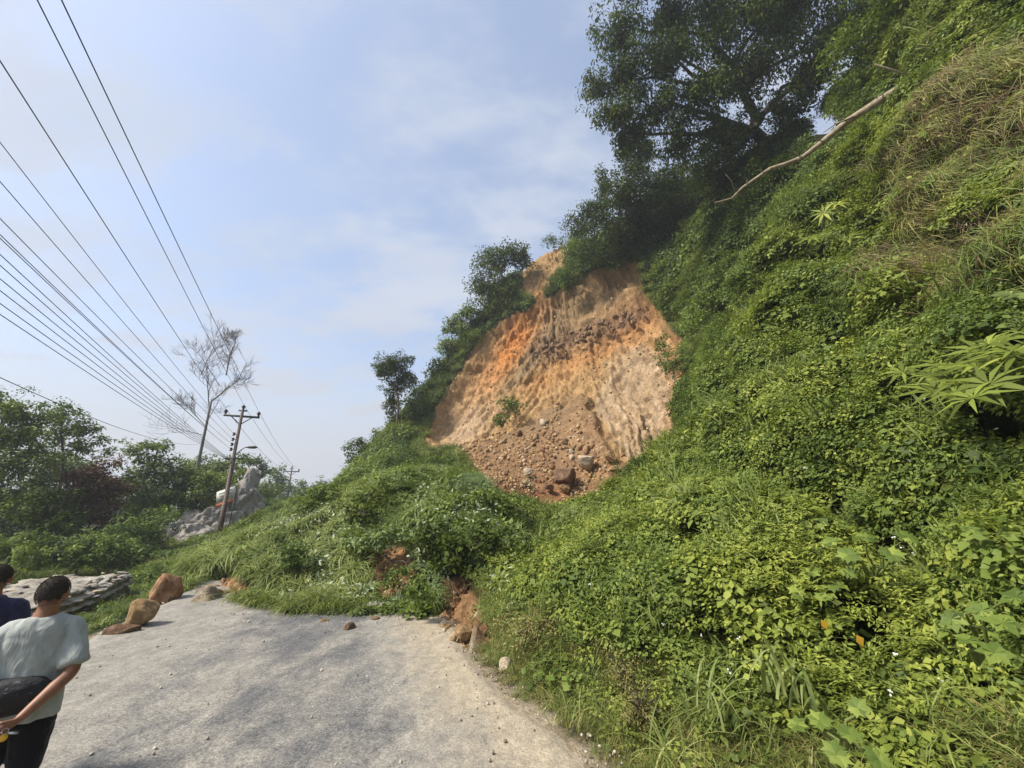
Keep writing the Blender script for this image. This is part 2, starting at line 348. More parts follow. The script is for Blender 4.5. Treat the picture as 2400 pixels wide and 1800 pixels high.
HOLLOWS = [(2090, 560, 105, 130), (2010, 690, 75, 70), (2190, 1000, 150, 60), (1950, 320, 70, 60), (1860, 1020, 95, 32), (1720, 760, 60, 40), (2150, 1620, 85, 40), (1800, 600, 60, 35), (2300, 620, 60, 70), (1640, 900, 50, 30), (1700, 1430, 60, 30)]
def hollow(px, py): return np.max([np.exp(-(((px-a)/b_)**2+((py-c)/d)**2)) for a, c, b_, d in HOLLOWS], axis=0)
def axis(segs):
    out = []
    for a, b, st in segs: out.append(np.arange(a, b, st))
    return np.concatenate(out)
gx = axis([(-420, -120, 20), (-120, -40, 4), (-40, -14, 0.8), (-14, -9.6, 0.25), (-9.6, 10.6, 0.075), (10.6, 20, 0.3), (20, 60, 1.5), (60, 420.1, 20)])
gy = axis([(-60, -10, 4), (-10, 4, 0.5), (4, 18, 0.14), (18, 38.5, 0.085), (38.5, 46, 0.25), (46, 80, 1.2), (80, 200, 6), (200, 640.1, 22)])
X, Y = np.meshgrid(gx, gy); Z = zbase(X, Y)
gzy, gzx = np.gradient(Z, gy, gx); Nn = np.stack([-gzx, -gzy, np.ones_like(Z)], -1); Nn /= np.linalg.norm(Nn, axis=-1)[..., None]
bare, px_, py_, t_ = bare_mask(X, Y, Z)
# relief of the bare face: slip grooves that run down the slope, ledges, lumps
CONE = [(1020, 1060), (1180, 1010), (1290, 950), (1360, 920), (1400, 960), (1440, 1060), (1500, 1085), (1450, 1180), (1290, 1230), (1100, 1150)]
cone = sstep(-10, 10, poly_dist(px_, py_, CONE)+26*fbm(px_*.025, py_*.025, 0, 4))*(t_ > 14)
PALE = [(1385, 950), (1400, 880), (1440, 800), (1500, 790), (1560, 850), (1580, 1000), (1560, 1070), (1480, 1070), (1430, 1000)]
pale = sstep(-15, 15, poly_dist(px_, py_, PALE)+10*fbm(px_*.03, py_*.03, 0, 8))*(1-cone)
shear = 0.62*(1-sstep(2.0, 6.0, X))
A_ = X - shear*Z
face = bare*(1-cone)
groove = fbm(A_*1.5, Z*0.22, Y*0.05, 31, 5, 0.6)
fine = fbm(X*3.2, Z*3.2, Y*1.0, 37, 4, 0.6)
rid = np.abs(fbm(A_*2.6, Z*0.35, 0, 41, 3)); rid = 0.25-rid
band = np.exp(-(((px_-1370)*0.36+(py_-765)*0.93)/27)**2)*sstep(1180, 1290, px_)*(1-sstep(1500, 1560, px_))
bx_, by_ = np.floor((X+Z*0.35)*2.6+fine), np.floor((Z-X*0.38)*3.4+0.6*fine)
blocks = _h(bx_, by_, bx_*0, 77)
ledge = (Z-0.38*X)*0.9+0.35*groove; ledge = (ledge-np.floor(ledge)); ledge = ledge-0.5
warp = 1.6*fbm(X*.5, Z*.5, Y*.3, 33, 3); groove2 = fbm((A_+warp)*1.0, Z*0.45+warp, 0, 34, 5, .62); chunk = _h(np.floor((X+warp)*1.7+.5*fine), np.floor((Z-.38*X+warp*.5)*2.1+.6*fine), np.floor(A_*0), 79)
disp = face*(0.22*groove + 0.27*groove2 + 0.36*fine + 0.10*fbm(X*8, Z*8, Y*3, 35, 3, .6) + 0.30*fbm(A_*4.2, Z*.6, 0, 36, 4, .6) + 0.12*(chunk-.5) + 0.30*rid*(0.15+.6*pale) + 0.10*ledge*(1-pale) + band*(0.5*blocks-0.45))
stri = np.abs(((A_*1.0+0.25*fine+0.5*warp)*1.7) % 1.0-0.5)*2*np.clip(.6+fbm(X*1.5, Z*.6, 0, 39, 3), 0, 1)
disp += face*pale*0.20*(stri**2)
disp += cone*bare*(0.10*fbm(X*1.3, Y*1.3, Z, 51) + 0.09*fbm(X*4, Y*4, Z*4, 53, 3, .6))
disp += (1-bare)*0.10*fbm(X*.8, Y*.8, 0, 61)*sstep(0.2, 1.5, flat_out(X, Y))*np.clip(np.hypot(X, Y)/10, 0, 1)
disp += (bare*(t_ < 14))*0.10*fbm(X*3, Y*3, Z*3, 63, 3, .6)
# a lip: soil is cut back just under the vegetation along the top of the scar
cut = sstep(-2, 26, poly_dist(px_, py_, SCAR))*sstep(0, 1, face)*sstep(1140, 1000, py_)
disp -= 0.8*cut*(t_ > 15)
disp -= 1.3*hollow(px_, py_)*(t_ > 2)*(t_ < 26)*(Nn[..., 2] < .97)*np.clip(t_/8, .3, 1.3)
PT = np.stack([X, Y, Z], -1) + Nn*disp[..., None]
ny, nx = X.shape; idx = np.arange(nx*ny).reshape(ny, nx)
quads = np.stack([idx[:-1, :-1], idx[:-1, 1:], idx[1:, 1:], idx[1:, :-1]], -1).reshape(-1, 4)
me = mesh_np('hillside', PT.reshape(-1, 3), quads, smooth=True)
# soil colours of the place, from where each layer of earth crops out
def blob(cx, cy, sx, sy, ang):
    c, s = math.cos(ang), math.sin(ang); dx, dy = px_-cx, py_-cy
    a, b = (dx*c+dy*s)/sx, (-dx*s+dy*c)/sy; return np.exp(-(a*a+b*b))
wb = 1+0.5*fbm(px_*.02, py_*.02, 0, 71)
col = np.zeros(X.shape+(3,)); col[:] = (0.42, 0.285, 0.135)
def lay(c, m):
    m = np.clip(m*wb, 0, 1)[..., None]; col[:] = col*(1-m) + np.array(c)*m
lay((0.33, 0.235, 0.125), blob(1330, 720, 190, 70, -0.5)*1.1)
lay((0.56, 0.25, 0.08), blob(1190, 800, 115, 30, -0.95)*1.15)
lay((0.54, 0.27, 0.10), blob(1470, 740, 95, 36, -0.5)*1.0)
lay((0.47, 0.26, 0.10), blob(1300, 850, 130, 28, -0.5)*0.9)
lay((0.50, 0.28, 0.115), blob(1420, 800, 90, 25, -0.2)*0.6)
lay((0.28, 0.215, 0.12), blob(1240, 830, 120, 18, -0.9)*0.9)
lay((0.25, 0.165, 0.095), band*.9)
lay((0.49, 0.39, 0.27), blob(1085, 980, 70, 40, -0.8)*0.55)
lay((0.50, 0.39, 0.25), pale*0.5)
lay((0.25, 0.22, 0.175), pale*(stri < 0.45)*0.3)
lay((0.60, 0.50, 0.36), pale*(stri > 0.8)*0.7)
lay((0.43, 0.22, 0.10), blob(1580, 900, 22, 110, 0)*0.9)
lay((0.27, 0.175, 0.095), cone*0.92)
lay((0.33, 0.16, 0.075), cone*blob(1250, 1180, 150, 45, 0)*1.1)
lay((0.23, 0.165, 0.09), cone*blob(1270, 985, 120, 25, -0.4)*0.9)
lay((0.36, 0.16, 0.08), blob(1500, 1100, 70, 22, 0)*1.0)
lay((0.37, 0.22, 0.11), (t_ < 14)*1.0)
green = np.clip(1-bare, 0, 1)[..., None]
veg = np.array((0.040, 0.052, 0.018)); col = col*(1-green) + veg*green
d_out = flat_out(X, Y)
dust = np.clip(1-d_out/0.35, 0, 1)[..., None]*(Y < 16)[..., None]; col = col*(1-dust) + np.array((0.42, 0.36, 0.25))*dust
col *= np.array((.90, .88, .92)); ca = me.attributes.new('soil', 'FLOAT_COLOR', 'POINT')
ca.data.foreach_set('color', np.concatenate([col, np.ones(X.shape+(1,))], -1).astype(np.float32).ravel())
m, N, L = newmat('hillside_earth'); b = N['Principled BSDF']; at = N.new('ShaderNodeAttribute'); at.attribute_name = 'soil'
geo = N.new('ShaderNodeNewGeometry'); v1 = noise_node(N, L, geo.outputs['Position'], 1.6, 8, 0.65, 0.4); v2 = noise_node(N, L, geo.outputs['Position'], 9, 6, 0.7)
r1 = ramp(N, [(0.3, (0.66, 0.62, 0.58)), (0.7, (1.3, 1.3, 1.28))]); L.new(v1, r1.inputs[0])
r2 = ramp(N, [(0.32, (0.62, 0.6, 0.58)), (0.68, (1.3, 1.3, 1.3))]); L.new(v2, r2.inputs[0])
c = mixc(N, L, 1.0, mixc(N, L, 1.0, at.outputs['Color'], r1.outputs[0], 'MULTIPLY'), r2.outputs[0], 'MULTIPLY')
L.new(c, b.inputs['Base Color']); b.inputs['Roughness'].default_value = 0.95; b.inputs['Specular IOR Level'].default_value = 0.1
bump(N, L, v2, 0.9, 0.12, b)
me.materials.append(m)
link('hillside', me, kind='structure')

# the sheet of land out to the horizon
m, N, L = newmat('far_land'); b = N['Principled BSDF']; b.inputs['Base Color'].default_value = (0.06, 0.085, 0.035, 1); b.inputs['Roughness'].default_value = 1
link('ground', mesh_np('ground', [(-3500, -3500, -4.5), (3500, -3500, -4.5), (3500, 3500, -4.5), (-3500, 3500, -4.5)], np.array([[0, 1, 2, 3]]), m), kind='structure')

# distant hills seen through the gap
hx = np.linspace(-600, 150, 120); hyv = np.linspace(0, 1, 14)
HX, HS = np.meshgrid(hx, hyv); hh = 22+16*fbm(HX*0.012, HX*0+3, 0, 91)+12*np.exp(-((HX+215)/45)**2)+0.03*np.abs(HX+200)
HZ = -4.6+hh*np.sin(HS*np.pi)**0.9; HYY = 480+HS*120+10*fbm(HX*.02, HS*3, 0, 92)
idh = np.arange(HX.size).reshape(HX.shape)
m, N, L = newmat('far_forest'); b = N['Principled BSDF']; geo = N.new('ShaderNodeNewGeometry'); v = noise_node(N, L, geo.outputs['Position'], 0.12, 6, 0.7)
r = ramp(N, [(0.35, (0.03, 0.05, 0.025)), (0.7, (0.08, 0.12, 0.05))]); L.new(v, r.inputs[0]); L.new(r.outputs[0], b.inputs['Base Color']); b.inputs['Roughness'].default_value = 1
link('distant_hills', mesh_np('distant_hills', np.stack([HX, HYY, HZ], -1).reshape(-1, 3), np.stack([idh[:-1, :-1], idh[:-1, 1:], idh[1:, 1:], idh[1:, :-1]], -1).reshape(-1, 4), m, smooth=True), kind='structure')

# ------------------------------------------------------------------ road
ys = np.concatenate([np.arange(-9, 2, 0.4), np.arange(2, 12.6, 0.06)]); ss = np.linspace(0, 1, 130)
RY, RS = np.meshgrid(ys, ss, indexing='ij')
xl = polyx(EDGE_L, ys)[:, None]-0.15+0.16*fbm(ys*1.1, ys*0, 0, 101)[:, None]; xr = polyx(EDGE_R, ys)[:, None]+0.12*fbm(ys*1.7, ys*0, 0, 103)[:, None]+0.05*fbm(ys*6, ys*0, 0, 104)[:, None]
RX = xl + (xr-xl)*RS
edge = np.minimum(RS, 1-RS)
RZ = 0.0 + 0.022*fbm(RX*0.8, RY*0.8, 0, 105) + 0.008*fbm(RX*5, RY*5, 0, 106, 3) - 0.05*(1-sstep(0, 0.03, edge)) + 0.03*np.exp(-((RS-0.08)/0.09)**2)
idr = np.arange(RX.size).reshape(RX.shape)
me = mesh_np('road', np.stack([RX, RY, RZ], -1).reshape(-1, 3), np.stack([idr[:-1, :-1], idr[:-1, 1:], idr[1:, 1:], idr[1:, :-1]], -1).reshape(-1, 4), smooth=True)
a = me.attributes.new('across', 'FLOAT', 'POINT'); a.data.foreach_set('value', RS.astype(np.float32).ravel())
m, N, L = newmat('worn_asphalt'); b = N['Principled BSDF']; geo = N.new('ShaderNodeNewGeometry'); pos = geo.outputs['Position']
at = N.new('ShaderNodeAttribute'); at.attribute_name = 'across'
mpn = N.new('ShaderNodeMapping'); L.new(pos, mpn.inputs[0]); mpn.inputs['Rotation'].default_value = (0, 0, -0.32); mpn.inputs['Scale'].default_value = (1.0, 0.62, 1); mpv = mpn.outputs[0]
big = noise_node(N, L, mpv, 0.75, 5, 0.6, 0.6); med = noise_node(N, L, mpv, 2.6, 6, 0.65, 0.3); grit = noise_node(N, L, pos, 38, 4, 0.75); grit2 = noise_node(N, L, pos, 11, 5, 0.7)
vo = N.new('ShaderNodeTexVoronoi'); vo.inputs['Scale'].default_value = 55; L.new(pos, vo.inputs['Vector'])
tar = ramp(N, [(0.0, (0.085, 0.087, 0.091)), (1.0, (0.165, 0.166, 0.166))]); L.new(grit2, tar.inputs[0])
dustr = ramp(N, [(0.2, (0.205, 0.194, 0.172)), (0.8, (0.325, 0.306, 0.265))]); L.new(med, dustr.inputs[0])
ed = ramp(N, [(0.0, (1, 1, 1)), (0.22, (0.85, 0.85, 0.85)), (0.4, (0.12, 0.12, 0.12)), (0.72, (0.1, 0.1, 0.1)), (0.86, (0.75, 0.75, 0.75)), (1.0, (1, 1, 1))]); L.new(at.outputs['Fac'], ed.inputs[0])
sm = mth(N, L, 'ADD', mth(N, L, 'MULTIPLY', big, 1.5), mth(N, L, 'MULTIPLY', med, 0.8))
sm = mth(N, L, 'ADD', mth(N, L, 'SUBTRACT', sm, 1.02), mth(N, L, 'MULTIPLY', ed.outputs[0], 0.75))
sm = mth(N, L, 'ADD', sm, mth(N, L, 'MULTIPLY', mth(N, L, 'SUBTRACT', grit, 0.5), 0.9))
mk = ramp(N, [(0.04, (0, 0, 0)), (0.46, (1, 1, 1))]); L.new(sm, mk.inputs[0])
c = mixc(N, L, mk.outputs[0], tar.outputs[0], dustr.outputs[0])
sand = ramp(N, [(0.80, (0, 0, 0)), (0.93, (1, 1, 1))]); L.new(mth(N, L, 'ADD', at.outputs['Fac'], mth(N, L, 'MULTIPLY', mth(N, L, 'SUBTRACT', med, 0.5), 0.22)), sand.inputs[0])
c = mixc(N, L, mth(N, L, 'MULTIPLY', sand.outputs[0], 0.75), c, (0.40, 0.335, 0.235))
gr = ramp(N, [(0.30, (0.55, 0.55, 0.55)), (0.62, (1.25, 1.25, 1.25))]); L.new(grit, gr.inputs[0])
c = mixc(N, L, 0.8, c, gr.outputs[0], 'MULTIPLY')
g2 = ramp(N, [(0.3, (0.75, 0.75, 0.76)), (0.7, (1.18, 1.17, 1.15))]); L.new(grit2, g2.inputs[0]); c = mixc(N, L, 0.8, c, g2.outputs[0], 'MULTIPLY')
vc = N.new('ShaderNodeTexVoronoi'); vc.feature = 'DISTANCE_TO_EDGE'; vc.inputs['Scale'].default_value = 1.1; nw = N.new('ShaderNodeTexNoise'); nw.inputs['Scale'].default_value = 2.2; nw.inputs['Detail'].default_value = 6; L.new(pos, nw.inputs['Vector']); L.new(mixc(N, L, .5, pos, nw.outputs['Color']), vc.inputs['Vector'])
ck = ramp(N, [(0.0, (.5, .49, .48)), (.012, (1, 1, 1))]); L.new(vc.outputs['Distance'], ck.inputs[0]); gate = ramp(N, [(.5, (0, 0, 0)), (.62, (1, 1, 1))]); L.new(big, gate.inputs[0]); c = mixc(N, L, mth(N, L, 'MULTIPLY', gate.outputs[0], .7), c, mixc(N, L, 1.0, c, ck.outputs[0], 'MULTIPLY'))
sx_ = N.new('ShaderNodeSeparateXYZ'); L.new(pos, sx_.inputs[0]); strk = noise_node(N, L, mpv, 7, 4, .6, .2); sg_ = ramp(N, [(.35, (.84, .84, .85)), (.65, (1.14, 1.13, 1.11))]); L.new(strk, sg_.inputs[0]); c = mixc(N, L, .9, c, sg_.outputs[0], 'MULTIPLY')
L.new(c, b.inputs['Base Color']); b.inputs['Roughness'].default_value = 0.9; b.inputs['Specular IOR Level'].default_value = 0.2
hgt = mth(N, L, 'ADD', mth(N, L, 'MULTIPLY', grit, 0.5), mth(N, L, 'MULTIPLY', vo.outputs['Distance'], 0.5)); bump(N, L, mth(N, L, 'ADD', hgt, med), 0.55, 0.012, b)
me.materials.append(m); link('road', me, kind='structure')

# ------------------------------------------------------------------ foliage builders
def unit(v): return v/(np.linalg.norm(v, axis=-1, keepdims=True)+1e-9)
def rvec(n, r=None):
    r = r or rng; return unit(r.normal(size=(n, 3)))
def leaves(pos, ax, nor, ln, wd, kind=4, curl=0.18, tint=None):
    """kind 4: folded pointed leaf of four triangles, 2: flat rhombus of one quad, 6: maple-like lobed leaf"""
    n = len(pos); ax = unit(ax); nor = unit(nor - ax*(nor*ax).sum(-1, keepdims=True)); sd_ = np.cross(ax, nor)
    ln = np.broadcast_to(ln, (n,))[:, None]; wd = np.broadcast_to(wd, (n,))[:, None]
    tint = rng.random(n) if tint is None else tint
    if kind == 2:
        V = np.stack([pos, pos+ax*ln*.45+sd_*wd*.5, pos+ax*ln-nor*ln*curl, pos+ax*ln*.45-sd_*wd*.5], 1)
        Fq = np.arange(n)[:, None]*4+np.array([[0, 1, 2, 3]]); return V.reshape(-1, 3), [Fq], np.repeat(tint, 4)
    if kind == 6:
        a = np.array([(0, 0), (-.5, .1), (-.22, .32), (-.62, .62), (-.2, .62), (0, 1.0), (.2, .62), (.62, .62), (.22, .32), (.5, .1)])
        V = np.stack([pos+ax*ln*q+sd_*wd*p-nor*ln*curl*(q*q*.6+abs(p)*.5) for p, q in a]+[pos+ax*ln*.4+nor*ln*.03], 1); m_ = len(a)
        tri = np.array([[m_, i, (i+1) % m_] for i in range(m_)]); Ft = (np.arange(n)[:, None, None]*(m_+1)+tri[None]).reshape(-1, 3)
        return V.reshape(-1, 3), [Ft], np.repeat(tint, m_+1)
    c = pos+ax*ln*.45-nor*wd*.14
    V = np.stack([pos, pos+ax*ln*.4+sd_*wd*.5, pos+ax*ln-nor*ln*curl, pos+ax*ln*.4-sd_*wd*.5, c], 1)
    tri = np.array([[0, 4, 1], [0, 3, 4], [4, 2, 1], [4, 3, 2]]); Ft = (np.arange(n)[:, None, None]*5+tri[None]).reshape(-1, 3)
    return V.reshape(-1, 3), [Ft], np.repeat(tint, 5)
def blades(base, dirn, ln, wd, seg=4, droop=0.9, tint=None):
    """arching grass blades, one quad strip each"""
    n = len(base); dirn = unit(dirn); ln = np.broadcast_to(ln, (n,)); wd = np.broadcast_to(wd, (n,)); droop = np.broadcast_to(droop, (n,))
    tint = rng.random(n) if tint is None else tint
    h = unit(np.stack([dirn[:, 0], dirn[:, 1], 0*dirn[:, 2]+1e-4], -1)); sd_ = np.stack([-h[:, 1], h[:, 0], 0*h[:, 0]], -1)
    p = base.copy(); d = dirn.copy(); rows = []
    for s in range(seg+1):
        wv = (wd*(1-(s/seg)**1.8)*0.5+0.0005)[:, None]; rows += [p-sd_*wv, p+sd_*wv]
        p = p + d*(ln/seg)[:, None]; d = unit(d + np.array([0, 0, -1.0])*(droop/seg*1.5)[:, None] + h*0.12)
    V = np.stack(rows, 1); k_ = 2*(seg+1)
    q = np.array([[2*s, 2*s+1, 2*s+3, 2*s+2] for s in range(seg)]); Fq = (np.arange(n)[:, None, None]*k_+q[None]).reshape(-1, 4)
    return V.reshape(-1, 3), [Fq], np.repeat(tint, k_)
UP = np.array([0, 0, 1.0])
def clump(n, r, lf, wf=0.6, kind=4, flat=0.55, curl=0.2, stems=0, upb=0.8):
    """a mound of leaves with lit faces outward, on short stems"""
    mb = MB(); d = rvec(n); d[:, 2] = np.abs(d[:, 2]); rr = r*(0.35+0.65*rng.random(n)**0.5)
    lump = 1+0.3*fbm(d[:, 0]*2.3, d[:, 1]*2.3, d[:, 2]*2.3, int(rng.integers(1e6)))
    p = d*(rr*lump)[:, None]*np.array([1, 1, flat])
    nor = unit(d*0.8+UP*upb+rvec(n)*0.55); ax = unit(np.cross(nor, rvec(n))*1.0 + d*0.5 - UP*0.25)
    l = lf*(0.6+0.7*rng.random(n)); mb.add(*leaves(p, ax, nor, l, l*wf, kind, curl)[:2], tint=np.repeat(np.clip(rng.normal(.48, .22, n), 0, 1), {4: 5, 2: 4, 6: 11}[kind]))
    return mb
def sprays(ns, nl, r, lf, wf=0.28, droop=0.5, kind=4):
    """shoots with leaves in two ranks"""
    mb = MB()
    for i in range(ns):
        d = unit(rvec(1)[0]*np.array([1, 1, .5])+UP*0.9); p = rvec(1)[0]*r*0.25; p[2] = 0; L_ = r*(0.6+0.6*rng.random()); s_ = unit(np.cross(d, UP+rvec(1)[0]*.2)); tt = rng.random()
        pts = []
        for j in range(nl):
            pts.append(p.copy()); p = p+d*L_/nl; d = unit(d-UP*droop/nl*1.6)
        pts = np.array(pts); sg = np.where(np.arange(nl) % 2, 1, -1)[:, None]; up = unit(UP+0.3*rvec(nl)); dd = np.gradient(pts, axis=0)
        l = lf*(1-0.35*np.linspace(0, 1, nl))*(0.8+.4*rng.random(nl)); V, Fc, T = leaves(pts, unit(unit(dd)*0.6+s_*sg+0.15*rvec(nl)), up, l, l*wf, kind, 0.25, np.clip(tt*.6+.4*rng.random(nl), 0, 1)); mb.add(V, Fc, T)
    return mb
def tuft(n, ln, wd, spread=0.6, droop=0.9, r=0.08):
    b = rng.normal(size=(n, 3))*r; b[:, 2] = 0; d = rvec(n)*spread; d[:, 2] = 1; mb = MB(); V, Fc, T = blades(b, d, ln*(0.5+0.6*rng.random(n)), wd*(0.7+.6*rng.random(n)), 4, droop*(0.5+rng.random(n)), np.clip(rng.normal(.5, .22, n), 0, 1)); mb.add(V, Fc, T); return mb
def proto_obj(name, mb, mat):
    V, Fc, T = mb.data(); return bpy.data.objects.new(name, mesh_np(name, V, Fc, mat, T))
def proto_set(cname, objs):
    c = bpy.data.collections.new(cname)
    for i, o in enumerate(objs): o.name = '%02d_%s' % (i, o.name); c.objects.link(o)
    return c
def scatter(name, pos, rot, scl, idx, coll, nproto, label=None):
    me = bpy.data.meshes.new(name); me.vertices.add(len(pos)); me.vertices.foreach_set('co', np.asarray(pos, np.float32).ravel())
    for nm, ty, v in (('rot', 'FLOAT_VECTOR', rot), ('scl', 'FLOAT', scl), ('pick', 'INT', idx)):
        a = me.attributes.new(nm, ty, 'POINT')
        a.data.foreach_set('vector' if ty == 'FLOAT_VECTOR' else 'value', np.asarray(v, np.int32 if ty == 'INT' else np.float32).ravel())
    me.update(); o = link(name, me, kind='stuff')
    g = bpy.data.node_groups.new(name, 'GeometryNodeTree'); g.interface.new_socket('Geometry', in_out='INPUT', socket_type='NodeSocketGeometry'); g.interface.new_socket('Geometry', in_out='OUTPUT', socket_type='NodeSocketGeometry')
    n = g.nodes; l = g.links; gi = n.new('NodeGroupInput'); go = n.new('NodeGroupOutput'); ip = n.new('GeometryNodeInstanceOnPoints'); ci = n.new('GeometryNodeCollectionInfo')
    ci.inputs['Collection'].default_value = coll; ci.inputs['Separate Children'].default_value = True; ci.inputs['Reset Children'].default_value = True
    def attr(nm, ty):
        a = n.new('GeometryNodeInputNamedAttribute'); a.data_type = ty; a.inputs['Name'].default_value = nm
        return [s for s in a.outputs if s.enabled and s.name == 'Attribute'][0]
    e2r = n.new('FunctionNodeEulerToRotation'); l.new(attr('rot', 'FLOAT_VECTOR'), e2r.inputs[0])
    l.new(gi.outputs[0], ip.inputs['Points']); l.new(ci.outputs[0], ip.inputs['Instance']); ip.inputs['Pick Instance'].default_value = True
    l.new(attr('pick', 'INT'), ip.inputs['Instance Index']); l.new(e2r.outputs[0], ip.inputs['Rotation']); l.new(attr('scl', 'FLOAT'), ip.inputs['Scale']); l.new(ip.outputs[0], go.inputs[0])
    md = o.modifiers.new('scatter', 'NODES'); md.node_group = g; return o

def znormal(x, y, e=0.25):
    z = zbase(x, y); return z, unit(np.stack([-(zbase(x+e, y)-z)/e, -(zbase(x, y+e)-z)/e, np.ones_like(z)], -1))
def rot_from(nor, tilt=0.6):
    """euler angles that carry +Z toward a blend of up and the slope's normal, with a random turn"""
    ax = unit(nor*tilt+UP*(1-tilt)+0.18*rng.normal(size=nor.shape)); ey = np.arccos(np.clip(ax[:, 2], -1, 1)); ez = np.arctan2(ax[:, 1], ax[:, 0])
    out = np.empty_like(ax); th = rng.random(len(ax))*2*np.pi
    for i in range(len(ax)):
        e = (Matrix.Rotation(ez[i], 3, 'Z') @ Matrix.Rotation(ey[i], 3, 'Y') @ Matrix.Rotation(th[i], 3, 'Z')).to_euler(); out[i] = e
    return out
def sample(x0, x1, y0, y1, n, tmin, tmax, margin=260):
    """points on the sloping ground, evenly by surface area, that the picture or a step beside it could see"""
    res = []
    x = rng.uniform(x0, x1, n); y = rng.uniform(y0, y1, n); z, nor = znormal(x, y)
    keep = rng.random(n)*2.6 < 1/np.maximum(nor[:, 2], .3)
    px, py, t = PROJ(np.stack([x, y, z], -1)); keep &= (t > tmin) & (t < tmax) & (px > -margin) & (px < 2400+margin) & (py > -margin*1.5) & (py < 1800+margin)
    v = unit(np.stack([x, y, z-CAMH], -1)); keep &= (v*nor).sum(-1) < 0.12
    x, y, z, nor, px, py, t = (q[keep] for q in (x, y, z, nor, px, py, t)); b = bare_mask(x, y, z)[0]; fo = flat_out(x, y)
    return dict(p=np.stack([x, y, z], -1), nor=nor, px=px, py=py, t=t, bare=b, out=fo)
def sub(s, k_): return {a: v[k_] for a, v in s.items()}

near = proto_set('near_leaf_clumps', [proto_obj('a', clump(100, .27, .060, .62), M['leaf_bright']), proto_obj('b', clump(110, .28, .055, .6), M['leaf_mid']),
    proto_obj('c', clump(60, .30, .085, .75), M['leaf_bright']), proto_obj('d', sprays(12, 12, .42, .085, .34), M['leaf_bright']), proto_obj('e', clump(170, .28, .034, .5), M['leaf_mid']),
    proto_obj('f', sprays(10, 10, .40, .07, .4), M['leaf_mid']), proto_obj('g', clump(30, .30, .13, .72), M['leaf_mid']), proto_obj('h', tuft(26, .55, .02, .6, 1.2, .1), M['grass'])])
midset = proto_set('slope_leaf_clumps', [proto_obj('a', clump(130, .7, .16, .55, 2), M['leaf_slope']), proto_obj('b', clump(120, .75, .17, .5, 2), M['leaf_mid']), proto_obj('c', sprays(14, 12, .95, .20, .32, .7, 2), M['leaf_slope']),
    proto_obj('d', clump(160, .7, .13, .5, 2), M['leaf_dark']), proto_obj('e', tuft(60, 1.1, .035, .9, 1.3, .2), M['grass'])])
grs = proto_set('grass_tufts', [proto_obj('a', tuft(45, .38, .009, .7, 1.0, .09), M['grass']), proto_obj('b', tuft(40, .30, .008, .8, .9, .10), M['grass_dry']), proto_obj('c', tuft(30, .55, .012, .6, 1.2, .07), M['grass']),
    proto_obj('d', clump(150, .16, .022, .45, 4, .9), M['grass_dry']), proto_obj('e', clump(150, .17, .026, .45, 4, .9), M['leaf_mid'])])
fallen = proto_set('fallen_greenery', [proto_obj('a', sprays(9, 12, .55, .15, .2, .9), M['leaf_silver']), proto_obj('b', tuft(55, .85, .024, 1.0, 1.9, .10), M['grass']), proto_obj('c', clump(70, .34, .12, .62), M['leaf_mid']),
    proto_obj('d', sprays(10, 10, .45, .10, .35, .6), M['leaf_mid']), proto_obj('e', clump(90, .35, .09, .4), M['leaf_silver']), proto_obj('f', clump(45, .36, .19, .7), M['leaf_mid'])])

def billow(x, y, s=1.0): return np.clip(.5+1.3*fbm(x*.75/s, y*.75/s, 0, 201, 3), 0, 1.2)
# near bank
s = sample(-3, 16, -1, 22, 90000, 0.9, 15.5)
k_ = (s['out'] > 0.55) & (s['bare'] < 0.4) & ~((s['px'] < 1180) & (s['t'] > 6.5)); s = sub(s, k_)
keep = rng.random(len(s['t'])) < np.clip(1.35*(5.5/np.maximum(s['t'], 2.5))**0.75, .28, 1); s = sub(s, keep); n = len(s['t'])
bw = billow(s['p'][:, 0]+s['p'][:, 2], s['p'][:, 1]-s['p'][:, 2], 1.15); nearscar = sstep(-170, -60, poly_dist(s['px'], s['py'], SCAR)); h = 0.05+0.95*bw*sstep(0.5, 2.4, s['out'])*(1+.7*sstep(5, 12, s['t']))*(1-.75*nearscar); hol = hollow(s['px'], s['py']); hole = (hol > .38+.12*rng.normal(size=n)) | (bw < .1+.22*sstep(1.5, 4, s['p'][:, 2]))
species = fbm(s['p'][:, 0]*.5+s['p'][:, 2]*.4, s['p'][:, 1]*.5, s['p'][:, 2]*.5, 301, 3)*1.9+rng.normal(size=n)*.22
pick = np.select([species < -.55, species < -.2, species < .12, species < .42, species < .75], [4, 1, 0, 5, 2], 3); pick = np.where(rng.random(n) < .10, 6, np.where(rng.random(n) < .05, 7, pick))
scl = (0.72+.4*rng.random(n))*np.clip(.55+s['t']*.085, .75, 1.5)
DRY = (s['px'] > 2130) & (s['py'] < 760) & (s['py'] > 140) & (fbm(s['px']*.008, s['py']*.008, 0, 305, 3) > -.02+.22*(2400-s['px'])/270-.1)
verge = s['out'] < 1.25
kk = (~DRY | (rng.random(n) < .12)) & ~(hole & (rng.random(n) < .97)) & ~(verge & (rng.random(n) < .75))
pos = s['p']+(s['nor']*.6+UP*.4)*h[:, None]
scatter('undergrowth', pos[kk], rot_from(s['nor'][kk], .55), scl[kk], pick[kk], near, 8)
print('near', kk.sum())
